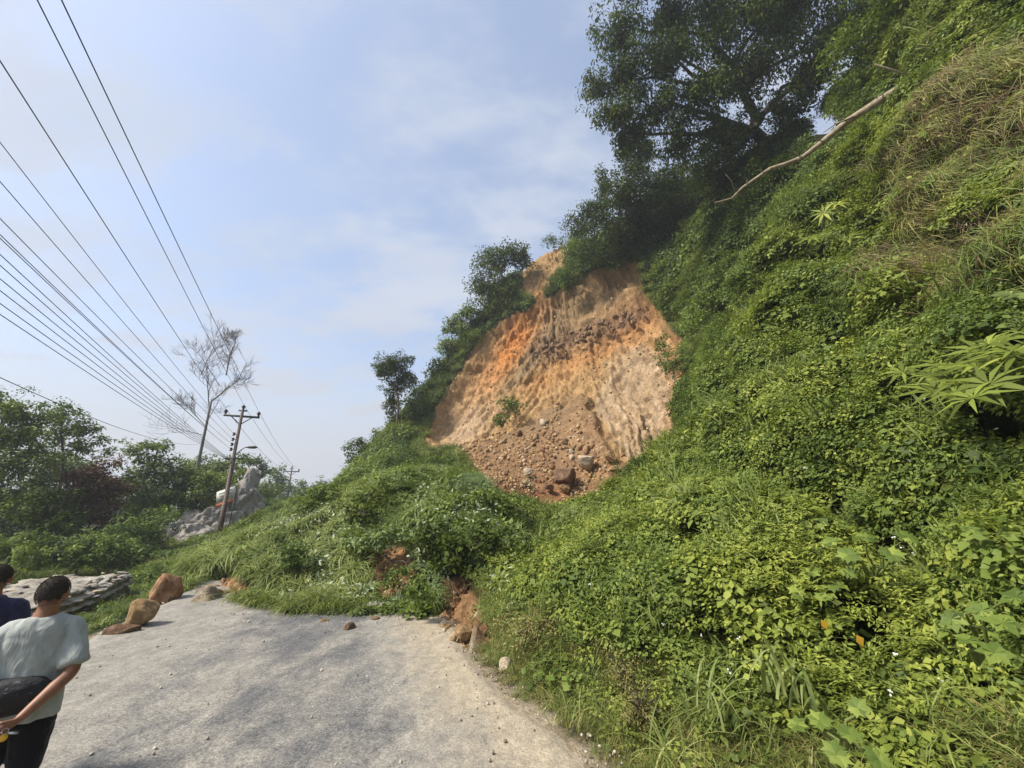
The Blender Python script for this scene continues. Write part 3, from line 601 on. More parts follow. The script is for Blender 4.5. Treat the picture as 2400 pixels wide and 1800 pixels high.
# dry grass that hangs down the steep bank at the right
hang = proto_set('hanging_grass', [proto_obj('a', tuft(60, .8, .010, 1.4, 3.2, .16), M['straw']), proto_obj('b', tuft(60, .9, .011, 1.4, 3.0, .16), M['grass_dry']), proto_obj('c', tuft(50, .8, .012, 1.3, 2.6, .14), M['grass'])])
kd = np.where(DRY & (hol < .3))[0]; kd = kd[rng.random(len(kd)) < .42]
scatter('dry_grass', pos[kd], rot_from(s['nor'][kd], .9), 0.6+.6*rng.random(len(kd)), rng.choice([0, 0, 1, 2, 2], len(kd)), hang, 3)
# verge grass
s2 = sample(-3, 6, 0, 10, 60000, 1.2, 10, 200); s2 = sub(s2, (s2['out'] > -.06) & (s2['out'] < 1.9) & (s2['bare'] < .5) & ~((s2['px'] < 1120) & (s2['py'] < 1470))); n = len(s2['t'])
kk = rng.random(n) < sstep(-.1, .5, s2['out'])*.85; s2 = sub(s2, kk); n = len(s2['t'])
pk = np.where(rng.random(n) < .5, 1, np.where(rng.random(n) < .5, 0, rng.choice([2, 3, 4], n)))
scatter('verge_grass', s2['p']+UP*(0.25*sstep(.6, 1.8, s2['out'])[:, None]), rot_from(s2['nor'], .3), (.55+.6*rng.random(n))*(.35+.65*sstep(0, .9, s2['out'])), pk, grs, 5)
# slope beyond
s = sample(-30, 34, 8, 62, 130000, 13.5, 75); s = sub(s, (s['bare'] < .35) & (s['out'] > .4) & ((hollow(s['px'], s['py']) < .4) | (s['t'] > 26))); keep = rng.random(len(s['t'])) < np.clip(1.1*(19/s['t'])**1.1, .14, 1); s = sub(s, keep); n = len(s['t'])
lefty = s['px'] < 760
sp = fbm(s['p'][:, 0]*.22, s['p'][:, 1]*.22, s['p'][:, 2]*.2, 311, 3)*2+rng.normal(size=n)*.3
pick = np.select([sp < -.5, sp < 0, sp < .45, sp < .85], [3, 0, 1, 2], 4)
edge_ = poly_dist(s['px'], s['py'], SCAR) > -45; pick = np.where(edge_ & (rng.random(n) < .4), 4, pick)
pick = np.where((s['py'] > 1040) & (s['px'] < 820) & (rng.random(n) < .45), np.where(rng.random(n) < .6, 4, 1), pick)
h = .1+.9*billow(s['p'][:, 0], s['p'][:, 1]+s['p'][:, 2], 1.6)*np.where(edge_, .2, 1)*np.where(s['px'] < 1450, .45, 1)
scl = (.65+.5*rng.random(n))*np.clip(s['t']/22, .65, 1.6)*np.where(edge_, .6, 1)
scatter('slope_undergrowth', s['p']+(s['nor']*.5+UP*.5)*h[:, None], rot_from(s['nor'], .5), scl, pick, midset, 5); print('slope', n)
# greenery swept down over the road
s = sample(-12, 2, 7.5, 22, 60000, 6, 20); s = sub(s, (s['bare'] < .3) & (s['out'] > .12) & (s['px'] < 1230) & (s['px'] > 430)); n = len(s['t'])
keep = rng.random(n) < .42*(9/np.maximum(s['t'], 9))**.5; s = sub(s, keep); n = len(s['t'])
sp = fbm(s['p'][:, 0]*.6, s['p'][:, 1]*.6, 0, 321, 3)*2+rng.normal(size=n)*.35
pick = np.select([sp < -.35, sp < .0, sp < .4, sp < .7], [3, 1, 2, 0], 4); pick = np.where((s['px'] < 860) & (rng.random(n) < .5), 1, np.where((s['px'] >= 860) & (pick == 1) & (rng.random(n) < .75), rng.choice([2, 3, 4, 5], n), pick))
r_ = rot_from(s['nor'], .9)
scatter('fallen_greenery', s['p']+UP*(.05+.45*billow(s['p'][:, 0], s['p'][:, 1], .8)[:, None]*sstep(.1, 1.2, s['out'])[:, None]), r_, (.6+.5*rng.random(n))*np.clip(s['t']/11, .8, 1.4), pick, fallen, 6); print('fallen', n)
# low green cover left of the road
s = sample(-60, -6, 2, 60, 90000, 4, 70); s = sub(s, (s['px'] < 800) & (s['out'] > .5) & (s['bare'] < .4) & (s['p'][:, 0] < -7)); keep = rng.random(len(s['t'])) < np.clip((11/s['t'])**1.2, .05, 1); s = sub(s, keep); n = len(s['t'])
pick = rng.choice([0, 1, 2, 4, 4], n); scl = (.35+.35*rng.random(n))*np.clip(s['t']/16, .5, 2.6)
kk = ~in_poly(s['px'], s['py'], [(-400, 1560), (-400, 1380), (60, 1400), (170, 1350), (235, 1330), (340, 1338), (270, 1400), (150, 1470)])
scatter('low_ground_cover', s['p'][kk], rot_from(s['nor'][kk], .3), scl[kk], pick[kk], midset, 5)

# ------------------------------------------------------------------ trees and shrubs
def wob_path(a, b, n=6, amp=0.06, sag=0.0):
    a, b = np.asarray(a, float), np.asarray(b, float); s = np.linspace(0, 1, n)[:, None]; L_ = np.linalg.norm(b-a)
    off = rng.normal(size=(n, 3))*L_*amp; off[0] = 0; off[-1] = 0
    p = a+(b-a)*s+off*np.sin(s*np.pi); p[:, 2] += sag*L_*np.sin(s[:, 0]*np.pi); return p
DENS = 4.0
def crown_leaves(mb, blobs, lf, dens, wf=0.5, kind=2, sub_r=0.3, droop=0.0, ns=None, shell=0.45, tw=None):
    sub_r = sub_r*1.25; ctr = np.mean([b[0] for b in blobs], axis=0)
    for c, r in blobs:
        r = np.asarray(r, float); K = int((ns or int(14+10*r.max()))*1.5); d = rvec(K); rad = (shell+(1-shell)*rng.random(K))[:, None]
        cc = c+d*r*rad*(1+.18*rng.normal(size=(K, 1)))
        if tw is not None:
            for q in cc[::2]: tw.tube(wob_path(c+0.15*(q-c), q, 4, .08), np.linspace(.012, .004, 4)*max(1, r.max()), 4, False)
        per = max(6, int(DENS*dens*3.2*np.pi*(r.prod())**(2/3)/(lf*lf*wf)/K)); 
        for q in cc:
            m_ = int(per*(.5+rng.random())); sr = r.min()*sub_r*(.7+.7*rng.random()); e = rvec(m_); p = q+e*sr*(rng.random((m_, 1))**.45)*np.array([1.15, 1.15, .75])
            p[:, 2] -= droop*sr*rng.random(m_); nor = unit(e*.6+UP*.7+rvec(m_)*.6); ax = unit(np.cross(nor, rvec(m_))+e*.4-UP*(.2+droop*.6))
            l = lf*(.6+.7*rng.random(m_)); V, Fc, T = leaves(p, ax, nor, l, l*wf, kind, .2, np.clip(rng.normal(.5, .2, m_)+rng.normal()*.12, 0, 1)); mb.add(V, Fc, T)
def pxblob(px, py, t, rx, ry, deep=0.9): return (P(px, py, t), (rx/F*t, rx/F*t*deep, ry/F*t))
def tree(name, label, cat, base, blobs, lf, dens, mat, bark='bark', tr=0.15, group=None, kind=2, wf=.5, sub_r=.3, droop=0., ns=None, shell=.45, twigs=True, lean=None):
    base = np.asarray(base, float); o = thing(name, label, cat, base, group)
    tk = MB(); top = max(blobs, key=lambda b: b[0][2])[0]; n = 8
    path = wob_path(base-UP*.3, lean if lean is not None else top, n, .035); rad = np.linspace(tr, tr*.22, n); rad[0] *= 1.3; tk.tube(path, rad, 8)
    for c, r in blobs:
        i = int(np.argmin(np.linalg.norm(path-c, axis=1)-path[:, 2]*0+np.maximum(0, path[:, 2]-c[2])*2)); i = min(max(i, 1), n-2)
        if np.linalg.norm(c-path[i]) > .1: tk.tube(wob_path(path[i], c, 6, .05, .05), np.linspace(rad[i]*.6, tr*.12, 6), 6, False)
    tk.child('trunk', o, M[bark], True)
    mb = MB(); tw = MB() if twigs else None; crown_leaves(mb, blobs, lf, dens, wf, kind, sub_r, droop, ns, shell, tw); mb.child('crown', o, M[mat])
    if tw is not None and tw.n: tw.child('twigs', o, M[bark], kind='stuff')
    return o
def hit(px, py, far=70.0):
    ts = np.concatenate([np.arange(1.5, 12, .08), np.arange(12, far, .2)]); d = D(px, py); p = np.array([0, 0, CAMH])+ts[:, None]*d
    below = np.where(p[:, 2] < zbase(p[:, 0], p[:, 1]))[0]; return float(ts[below[0]]) if len(below) else None
def proud(px, py, t, off):
    h_ = hit(px, py); return t if h_ is None else h_-off
def ground_at(px, t, py=1200):
    p = P(px, py, t); return np.array([p[0], p[1], float(zbase(p[0], p[1]))])
def base_under(blobs, dz=0.0):
    c = np.mean([b[0] for b in blobs], axis=0); return np.array([c[0], c[1], float(zbase(c[0], c[1]))+dz])

# the great tree over the ridge
bl = [pxblob(*b) for b in [(1450, 60, 23, 75, 60), (1580, 20, 23, 100, 70), (1700, 60, 22.5, 100, 80), (1830, 30, 22, 100, 90), (1960, 60, 21, 90, 90), (1470, 160, 23, 80, 60), (1400, 200, 23.5, 45, 35), (1560, 130, 22.5, 80, 60),
      (1450, 255, 23, 70, 50), (1560, 235, 22.5, 80, 55), (1660, 190, 22, 70, 70), (1760, 150, 22, 80, 70), (1480, 310, 23.5, 55, 40), (1590, 320, 23, 60, 50), (1690, 300, 22.5, 55, 55), (1900, 150, 21, 80, 60), (1700, -80, 22, 150, 80), (1900, -90, 21, 140, 90), (1500, -60, 23, 90, 60), (2060, 10, 19, 80, 80), (1820, 250, 22, 40, 35)]]
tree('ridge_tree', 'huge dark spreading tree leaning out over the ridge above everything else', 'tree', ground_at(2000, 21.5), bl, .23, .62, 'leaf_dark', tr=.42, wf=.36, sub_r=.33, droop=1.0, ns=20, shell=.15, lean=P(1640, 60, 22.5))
# named trees and shrubs along the skyline: (name, label, blobs, leaf, density, material, trunk radius)
SK = [
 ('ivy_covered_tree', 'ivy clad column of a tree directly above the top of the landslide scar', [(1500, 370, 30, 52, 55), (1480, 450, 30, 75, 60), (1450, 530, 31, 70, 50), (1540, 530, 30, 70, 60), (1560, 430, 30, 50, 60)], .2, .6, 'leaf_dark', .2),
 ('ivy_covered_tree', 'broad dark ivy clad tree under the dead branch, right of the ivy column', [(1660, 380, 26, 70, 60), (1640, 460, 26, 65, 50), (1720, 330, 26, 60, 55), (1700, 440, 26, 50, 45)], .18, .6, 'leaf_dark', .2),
 ('ridge_shrub', 'small round dark tree standing against the bright gap behind the dead branch', [(1855, 275, 24, 48, 60), (1840, 340, 24, 50, 50), (1800, 380, 24, 55, 40)], .17, .55, 'leaf_dark', .12),
 ('ridge_shrub', 'dark shrub leaning over the sky left of the ivy column', [(1420, 430, 33, 32, 42), (1400, 490, 33, 40, 40), (1360, 530, 34, 38, 35)], .2, .5, 'leaf_dark', .1),
 ('ridge_shrub', 'low grassy shrub hanging over the top edge of the scar', [(1380, 600, 34, 55, 45), (1330, 655, 35, 30, 30), (1440, 590, 33, 45, 35)], .19, .55, 'leaf_slope', .08),
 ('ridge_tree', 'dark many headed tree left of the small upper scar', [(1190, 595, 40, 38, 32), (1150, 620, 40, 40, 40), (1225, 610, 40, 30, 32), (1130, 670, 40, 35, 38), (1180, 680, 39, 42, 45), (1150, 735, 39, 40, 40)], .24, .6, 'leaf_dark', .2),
 ('ridge_tree', 'paler feathery tree below the many headed tree on the left edge of the scar', [(1070, 765, 39, 36, 32), (1100, 735, 39, 32, 30), (1060, 815, 38, 35, 32), (1110, 790, 38, 40, 35)], .24, .6, 'leaf_left', .15),
 ('ridge_shrub', 'bushy shrub halfway down the left edge of the scar', [(1030, 860, 37, 32, 28), (1065, 860, 37, 32, 25), (1010, 905, 36, 38, 30)], .22, .55, 'leaf_dark', .1),
 ('ridge_shrub', 'low dark shrub near the foot of the left edge of the scar', [(970, 935, 35, 38, 32), (990, 975, 34, 38, 30), (950, 1000, 33, 36, 30)], .22, .55, 'leaf_slope', .1),
 ('ridge_shrub', 'sparse light shrub on the crest above the small upper scar', [(1300, 565, 42, 32, 14), (1345, 550, 42, 25, 12)], .2, .25, 'leaf_left', .06),
 ('tall_slender_tree', 'lone tree with a round crown on a tall leafy stem against the sky', [(905, 862, 33, 32, 34), (935, 850, 33, 30, 30), (950, 885, 33, 26, 24), (925, 905, 33, 24, 24), (920, 950, 33, 20, 28), (930, 985, 33, 24, 20), (925, 1020, 33, 26, 22)], .17, .75, 'leaf_dark', .14),
 ('small_tree', 'small ragged tree left of the lone tall tree', [(845, 1045, 31, 32, 24), (862, 1070, 31, 30, 20), (830, 1075, 31, 22, 16), (890, 1030, 32, 26, 24)], .17, .6, 'leaf_dark', .1),
 ('leafy_shrub', 'dark large leaved shrub at the left end of the landslide mound', [(830, 1140, 17, 50, 32), (800, 1180, 16.5, 50, 32), (880, 1160, 17, 48, 32), (850, 1200, 16, 50, 30)], .15, .6, 'leaf_dark', .06),
 ('leafy_shrub', 'broad dark leaved bush in the middle of the mound above the bare earth tongue', [(1060, 1290, 10.6, 60, 38), (1130, 1270, 10.4, 60, 42), (1190, 1230, 10.8, 50, 40), (1010, 1260, 11, 50, 36), (1230, 1290, 10, 45, 35)], .15, .7, 'leaf_dark', .04),
 ('leafy_shrub', 'pale green bush on the mound beside the mud tongue, near the bank', [(1300, 1270, 8.6, 42, 50), (1340, 1220, 8.9, 40, 40)], .07, .5, 'leaf_pale', .03),
 ('scar_bush', 'green bush left standing in the middle of the landslide scar', [(1200, 950, 31, 30, 22), (1175, 985, 31, 24, 15)], .17, .5, 'leaf_left', .06),
 ('slope_bush', 'bush with dry twigs at the right rim of the scar', [(1570, 850, 23, 32, 35), (1550, 810, 23, 22, 28), (1600, 900, 22, 30, 28)], .13, .35, 'leaf_slope', .06),
 ('slope_bush', 'thick bush overhanging the upper right rim of the scar', [(1560, 640, 27, 45, 35), (1570, 700, 26, 40, 38), (1610, 600, 27, 45, 38)], .16, .6, 'leaf_left', .08),
 ('slope_bush', 'rounded pale green bush on the slope right of the scar', [(1680, 700, 21, 55, 42), (1740, 740, 20, 50, 40), (1660, 760, 21, 45, 40)], .13, .5, 'leaf_mid', .08),
 ('slope_bush', 'yellow green bush low on the slope right of the pale rock streaks', [(1720, 860, 15, 65, 45), (1660, 900, 16, 50, 40), (1790, 880, 14, 50, 40)], .10, .5, 'leaf_mid', .06),
 ('slope_bush', 'leafy bush below the dead branch on the upper slope', [(1900, 470, 16, 70, 45), (1960, 420, 15.5, 60, 50), (1850, 540, 16, 60, 42)], .12, .5, 'leaf_mid', .08),
 ('overhanging_bush', 'bright leafy bush at the top right corner above the dead branch', [(2160, 90, 11, 75, 55), (2240, 40, 10.5, 80, 60), (2120, 180, 12, 60, 45), (2300, 100, 9.5, 70, 45), (2080, 260, 13, 50, 40)], .11, .5, 'leaf_bright', .08),
 ('overhanging_bush', 'large leaved green bush on the bank beside the hanging dry grass', [(2060, 420, 11, 65, 45), (2010, 500, 11, 60, 50), (2090, 540, 10, 55, 45)], .11, .45, 'leaf_bright', .06),
 ('slope_bush', 'dark rounded bush at the top of the slope just right of the ivy clad trees', [(1800, 440, 22, 70, 50), (1760, 500, 22, 60, 50), (1850, 400, 20, 60, 45), (1700, 530, 24, 55, 45)], .14, .6, 'leaf_dark', .1),
 ('slope_bush', 'grey green bush under the ivy clad trees, above the rim bushes', [(1640, 540, 26, 50, 40), (1680, 590, 25, 50, 40), (1720, 630, 24, 50, 40)], .15, .5, 'leaf_left', .08),
 ('slope_bush', 'wide leafy bush in the middle of the upper slope', [(1830, 640, 15, 75, 50), (1900, 680, 14, 60, 50), (1780, 690, 16, 60, 45)], .11, .5, 'leaf_slope', .06),
 ('slope_bush', 'bright bush with drooping leaves in the middle of the slope', [(1950, 760, 11, 70, 50), (1880, 790, 12, 60, 45), (2010, 820, 10, 55, 50)], .10, .5, 'leaf_bright', .06),
 ('slope_bush', 'bushy clump on the shelf right of the reed stalks', [(1620, 1000, 14, 60, 36), (1700, 1010, 13, 60, 36), (1560, 1040, 16, 50, 30)], .09, .5, 'leaf_mid', .05),
 ('slope_bush', 'dense clump of creepers on the slope above the near bank', [(1830, 990, 9, 75, 45), (1910, 960, 9, 70, 45), (1760, 960, 10, 60, 40)], .075, .5, 'leaf_mid', .05),
 ('slope_bush', 'bulging creeper covered bush right of the middle of the near bank', [(2120, 1100, 5.5, 90, 60), (2200, 1060, 5.2, 80, 60), (2050, 1080, 5.8, 80, 50)], .055, .5, 'leaf_bright', .04),
 ('slope_bush', 'low creeper covered hump at the left of the near bank', [(1500, 1300, 7, 80, 50), (1430, 1260, 7.6, 70, 45), (1560, 1340, 6.4, 70, 50)], .055, .5, 'leaf_bright', .03),
 ('overhanging_bush', 'long leaved shrub hanging out at the top edge beside the great tree', [(2080, 40, 14, 80, 60), (2000, 110, 15, 60, 60), (2130, -20, 13, 80, 60), (2010, 200, 15, 55, 45)], .14, .55, 'leaf_mid', .1),
 ('overhanging_bush', 'green shrub at the right edge of the frame above the dry grass', [(2380, 60, 8, 80, 60), (2330, 160, 8.5, 60, 45), (2250, 190, 9.5, 55, 40)], .09, .5, 'leaf_mid', .06),
 ('overhanging_bush', 'leafy bush under the dry grass at the right edge', [(2380, 640, 5.6, 70, 50), (2300, 640, 6, 60, 45)], .07, .5, 'leaf_bright', .05),
 ('mound_bush', 'tall leafy bush on the crest of the mound below the debris cone', [(960, 1120, 15, 50, 40), (1020, 1100, 15, 45, 36), (920, 1100, 16, 40, 34)], .14, .6, 'leaf_slope', .05),
 ('mound_bush', 'light green tree top lying on the crest of the mound', [(1130, 1170, 12, 50, 32), (1180, 1180, 12, 45, 30), (1080, 1180, 12, 45, 30)], .10, .45, 'leaf_mid', .05),
 ('mound_bush', 'toppled shrub with pale undersides of leaves in the middle of the mound', [(880, 1270, 11, 50, 32), (930, 1250, 11, 45, 32), (830, 1260, 11.4, 45, 30)], .12, .5, 'leaf_silver', .05),
 ('fallen_bush', 'toppled leafy shrub lying at the road edge in front of the mound', [(790, 1415, 9.2, 45, 25), (840, 1420, 9, 45, 20), (740, 1415, 9.3, 35, 20)], .08, .5, 'leaf_mid', .04),
 ('mound_bush', 'dark leafed sapling tangled in the left part of the mound', [(640, 1290, 12, 45, 32), (690, 1300, 11.6, 45, 32), (600, 1310, 12.2, 40, 26)], .10, .5, 'leaf_slope', .04),
 ('mound_bush', 'small bush with long leaves beside the mud tongue on its left', [(980, 1390, 9.0, 38, 32), (930, 1350, 9.6, 35, 28)], .09, .5, 'leaf_mid', .03),
 ('mound_bush', 'grassy bush on the left shoulder of the mound below the gap', [(720, 1180, 14, 45, 28), (770, 1150, 14.5, 45, 30), (700, 1230, 13.6, 45, 30)], .11, .5, 'leaf_mid', .04),
]
for (nm, lb, bs, lf, de, mt, tr) in SK:
    kf = 2.2 if nm in ('mound_bush', 'leafy_shrub') else .1 if nm == 'fallen_bush' else 1.0
    def ht(a, b_, t, ry):
        h0 = hit(a, b_); h1 = hit(a, b_+ry*kf)
        if h1 is None or (t > 30 and nm != 'scar_bush'): return t
        return max(h1-.1, (h0-2.2) if h0 else h1-.1)
    bs = [(a, b_, ht(a, b_, t, ry), rx, ry) for a, b_, t, rx, ry in bs]
    blobs = [pxblob(*b) for b in bs]; cat = 'tree' if 'tree' in nm else 'bush'; lo_ = max(bs, key=lambda b: b[1]+b[4])
    th = hit(lo_[0], lo_[1]+lo_[4]*.6); low = P(lo_[0], lo_[1]+lo_[4]*.6, th) if th and abs(th-lo_[2]) < 9 else np.array([*P(lo_[0], lo_[1], lo_[2])[:2], 0])
    gz = float(zbase(low[0], low[1])); base = np.array([low[0], low[1], gz]); nr = lf < .14
    lb_ = min(blobs, key=lambda b: b[0][2]-b[1][2]); q0 = lb_[0]-UP*lb_[1][2]*.8
    if q0[2]-gz > .8:
        hd = unit(np.array([q0[0], q0[1], 0]))
        for k2 in range(60):
            q1 = q0+hd*k2*.15
            if zbase(q1[0], q1[1]) >= q1[2]: base = q1; break
    tree(nm, lb, cat, base, blobs, lf, de, mt, tr=tr, kind=4 if nr else 2, wf=.6 if nr else .5, ns=None, shell=.35, twigs=not nr, group=None)
# left-hand woodland
LT = [
 ('woodland_tree', 'light leafy tree filling the left edge above the two people', [(20, 960, 19, 60, 40), (70, 1000, 19, 60, 42), (10, 1040, 19, 60, 50), (-60, 990, 19, 70, 60), (60, 1090, 18.5, 60, 50), (0, 1150, 18, 70, 50), (-90, 1110, 19, 80, 70)], .17, .42, 'leaf_left', .16),
 ('woodland_tree', 'tall airy tree with a pointed top beside the rust coloured tree', [(150, 965, 23, 38, 28), (190, 1000, 23, 45, 26), (130, 1020, 23, 48, 34), (180, 1050, 23, 45, 30), (240, 1030, 23, 18, 14)], .18, .36, 'leaf_left', .14),
 ('woodland_tree', 'green tree with sparse top between the rust coloured tree and the bare tree', [(320, 1055, 25, 36, 24), (370, 1050, 25, 30, 20), (340, 1100, 25, 45, 30), (400, 1095, 25, 45, 32), (300, 1140, 24, 40, 36)], .18, .38, 'leaf_left', .13),
 ('woodland_tree', 'rounded green tree under the bare tree', [(440, 1120, 26, 50, 34), (490, 1130, 26, 45, 36), (400, 1160, 25, 50, 38), (460, 1180, 25, 50, 34), (350, 1190, 24, 40, 32)], .18, .5, 'leaf_left', .13),
 ('woodland_tree', 'dark tree low behind the pole, left of the rock outcrop', [(520, 1140, 29, 32, 30), (545, 1115, 29, 26, 20), (500, 1180, 28, 38, 30)], .2, .5, 'leaf_left', .1),
 ('rust_leaved_tree', 'tree smothered in dead rust brown foliage', [(215, 1110, 20, 45, 38), (255, 1130, 20, 40, 42), (190, 1160, 20, 45, 42), (240, 1185, 20, 45, 40), (180, 1210, 19.6, 50, 30)], .16, .5, 'leaf_rust', .13),
 ('woodland_shrub', 'dark shrub between the light tree and the rust coloured tree', [(110, 1170, 18, 50, 42), (90, 1215, 17.5, 55, 36), (150, 1230, 17.5, 45, 28)], .15, .5, 'leaf_dark', .08),
 ('woodland_shrub', 'low wide shrub under the rust coloured tree', [(200, 1265, 16, 55, 26), (270, 1270, 16, 50, 26), (140, 1280, 15.5, 55, 28)], .13, .5, 'leaf_slope', .05),
 ('woodland_shrub', 'bright low shrub at the left edge behind the two people', [(30, 1275, 14.5, 60, 32), (100, 1300, 14, 55, 26), (-40, 1280, 14.5, 60, 36)], .12, .5, 'leaf_mid', .05),
 ('woodland_shrub', 'dark shrub left of the grey rock outcrop', [(330, 1240, 19, 45, 30), (380, 1215, 20, 40, 30), (300, 1280, 18, 45, 20)], .15, .55, 'leaf_slope', .06),
 ('flat_topped_tree', 'flat topped tree just right of the pole', [(570, 1075, 40, 24, 12), (600, 1080, 40, 28, 16), (620, 1100, 40, 20, 14), (590, 1110, 40, 28, 12)], .24, .4, 'leaf_left', .13),
 ('far_tree', 'small tree in front of the second pole', [(650, 1110, 60, 20, 20), (668, 1135, 60, 24, 24), (640, 1150, 60, 26, 22)], .36, .45, 'leaf_left', .15),
 ('far_tree', 'rounded far tree just right of the second pole', [(700, 1150, 80, 24, 18), (682, 1170, 78, 26, 18), (722, 1160, 84, 20, 16)], .5, .6, 'leaf_left', .2),
 ('far_tree', 'tall far tree beside the gap in the hills', [(752, 1135, 120, 11, 16), (748, 1160, 118, 22, 16), (770, 1170, 116, 22, 12)], .6, .6, 'leaf_left', .25),
 ('far_tree', 'low hazy tree in the gap behind the mound', [(735, 1185, 95, 34, 16), (790, 1180, 105, 26, 16), (690, 1200, 80, 36, 16)], .55, .6, 'leaf_left', .2),
 ('road_edge_bush', 'yellow green bush on the rise in the gap between outcrop and mound', [(640, 1190, 38, 36, 22), (690, 1200, 36, 30, 18), (600, 1200, 38, 30, 18)], .24, .5, 'leaf_mid', .08),
 ('woodland_tree', 'mid green tree behind the rust coloured tree, filling the gap to its left', [(120, 1110, 27, 60, 50), (60, 1180, 27, 70, 50), (180, 1120, 28, 50, 45), (20, 1240, 26, 80, 45), (-60, 1200, 26, 80, 60)], .2, .5, 'leaf_left', .16),
 ('woodland_tree', 'dark tree mass behind and right of the rust coloured tree', [(290, 1180, 28, 55, 45), (340, 1140, 29, 45, 40), (270, 1230, 27, 60, 40), (380, 1230, 28, 50, 40), (330, 1270, 26, 70, 34), (420, 1180, 29, 40, 40)], .2, .5, 'leaf_slope', .16),
 ('woodland_shrub', 'long low thicket in front of the dark tree mass by the outcrop', [(260, 1300, 17, 60, 24), (340, 1305, 17.5, 60, 24), (420, 1300, 18, 45, 20), (190, 1310, 15.5, 55, 20)], .13, .5, 'leaf_slope', .05),
 ('woodland_shrub', 'low bush growing in front of the broken grey rock left of the pole', [(395, 1300, 20.5, 36, 20), (440, 1310, 20, 34, 16), (370, 1270, 21, 30, 22)], .13, .5, 'leaf_mid', .05),
 ('woodland_shrub', 'creeper bush over the foot of the tall rock slab right of the pole', [(590, 1255, 22, 34, 20), (630, 1235, 23, 34, 22), (545, 1275, 21, 34, 16)], .13, .5, 'leaf_mid', .05),
 ('woodland_tree', 'green tree closing the view between the pole and the rock outcrop', [(500, 1100, 36, 40, 30), (540, 1090, 37, 30, 26), (470, 1110, 36, 40, 30), (620, 1150, 42, 30, 26)], .24, .5, 'leaf_left', .14),
]
for (nm, lb, bs, lf, de, mt, tr) in LT:
    blobs = [pxblob(a, b_, t, rx*1.12, ry*1.15) for a, b_, t, rx, ry in bs]; c = np.mean([b[0] for b in blobs], axis=0); gz = float(zbase(c[0], c[1]))
    tree(nm, lb, 'tree' if 'tree' in nm else 'shrub', (c[0], c[1], gz), blobs, lf, de, mt, tr=tr, shell=.3, ns=16, group=None, bark='bark')

# the bare tree
def branching(mb, p, d, L_, r, depth, spread=.55, up=.15, step=5):
    n = step; pts = [p]; q = p.copy(); dd = d.copy()
    for i in range(n):
        dd = unit(dd+rvec(1)[0]*.13+UP*up*.2); q = q+dd*L_/n; pts.append(q.copy())
    mb.tube(np.array(pts), np.linspace(r, r*.6, n+1), 6 if r > .03 else 4, False)
    if depth <= 0: return
    for i in range(1, n+1):
        for _ in range(2 if depth > 1 else 3):
            if rng.random() < (.75 if i > 1 else .3):
                nd = unit(dd+rvec(1)[0]*spread*1.7+UP*up); branching(mb, pts[i], nd, L_*(.42+.25*rng.random()), max(r*.42, .009), depth-1, spread, up, 4)
bt = ground_at(455, 33); o = thing('bare_tree', 'leafless tree with a haze of fine twigs behind the leaning lines, left of the pole', 'tree', bt)
tk = MB(); tp = np.array([bt, P(465, 1085, 33), P(485, 990, 33), P(495, 940, 33)]); tk.tube(tp, [.16, .12, .09, .08], 8); tk.child('trunk', o, M['bark_grey'], True)
tw = MB()
for a_, b_, r_ in [((495, 940), (530, 880), .07), ((530, 880), (545, 820), .05), ((545, 820), (572, 800), .03), ((490, 950), (470, 880), .05), ((470, 880), (500, 810), .035), ((482, 1000), (430, 960), .035), ((484, 990), (545, 960), .03), ((515, 905), (480, 850), .03), ((478, 1020), (400, 1000), .025)]:
    a3, b3 = P(*a_, 33), P(*b_, 33); b3 = b3 + np.array([0, rng.normal()*.8, 0]); L_ = np.linalg.norm(b3-a3); branching(tw, a3, unit(b3-a3), L_, r_, 3 if r_ > .028 else 2, .6, .25)
tw.child('branches', o, M['bark_grey'])
# the dead pale branch slanting out of the hillside
o = thing('dead_branch', 'long pale dead branch slanting out of the green hillside', 'branch', P(2170, 170, 11.2))
mb = MB(); pts = [(2190, 160, 11.6), (2080, 225, 12.2), (1985, 285, 12.6), (1925, 335, 13), (1880, 370, 13.2), (1840, 385, 13.4), (1805, 395, 13.5), (1740, 440, 13.9), (1715, 465, 14), (1675, 475, 14.2)]
mb.tube(np.array([P(*q) for q in pts]), [.13, .12, .10, .09, .075, .07, .055, .045, .03, .012], 8); mb.child('stem', o, M['bark_pale'], True)
for q, r in (([(2010, 270, 12.4), (1960, 290, 12.2), (1930, 310, 12.1)], .03), ([(1722, 450, 13.9), (1715, 425, 13.9), (1700, 408, 13.8)], .018), ([(2160, 180, 11.7), (2110, 170, 11.6), (2050, 150, 11.7)], .04)):
    m2 = MB(); m2.tube(np.array([P(*a) for a in q]), np.linspace(r, r*.4, 3), 6); m2.child('side_twig', o, M['bark_pale'], True)

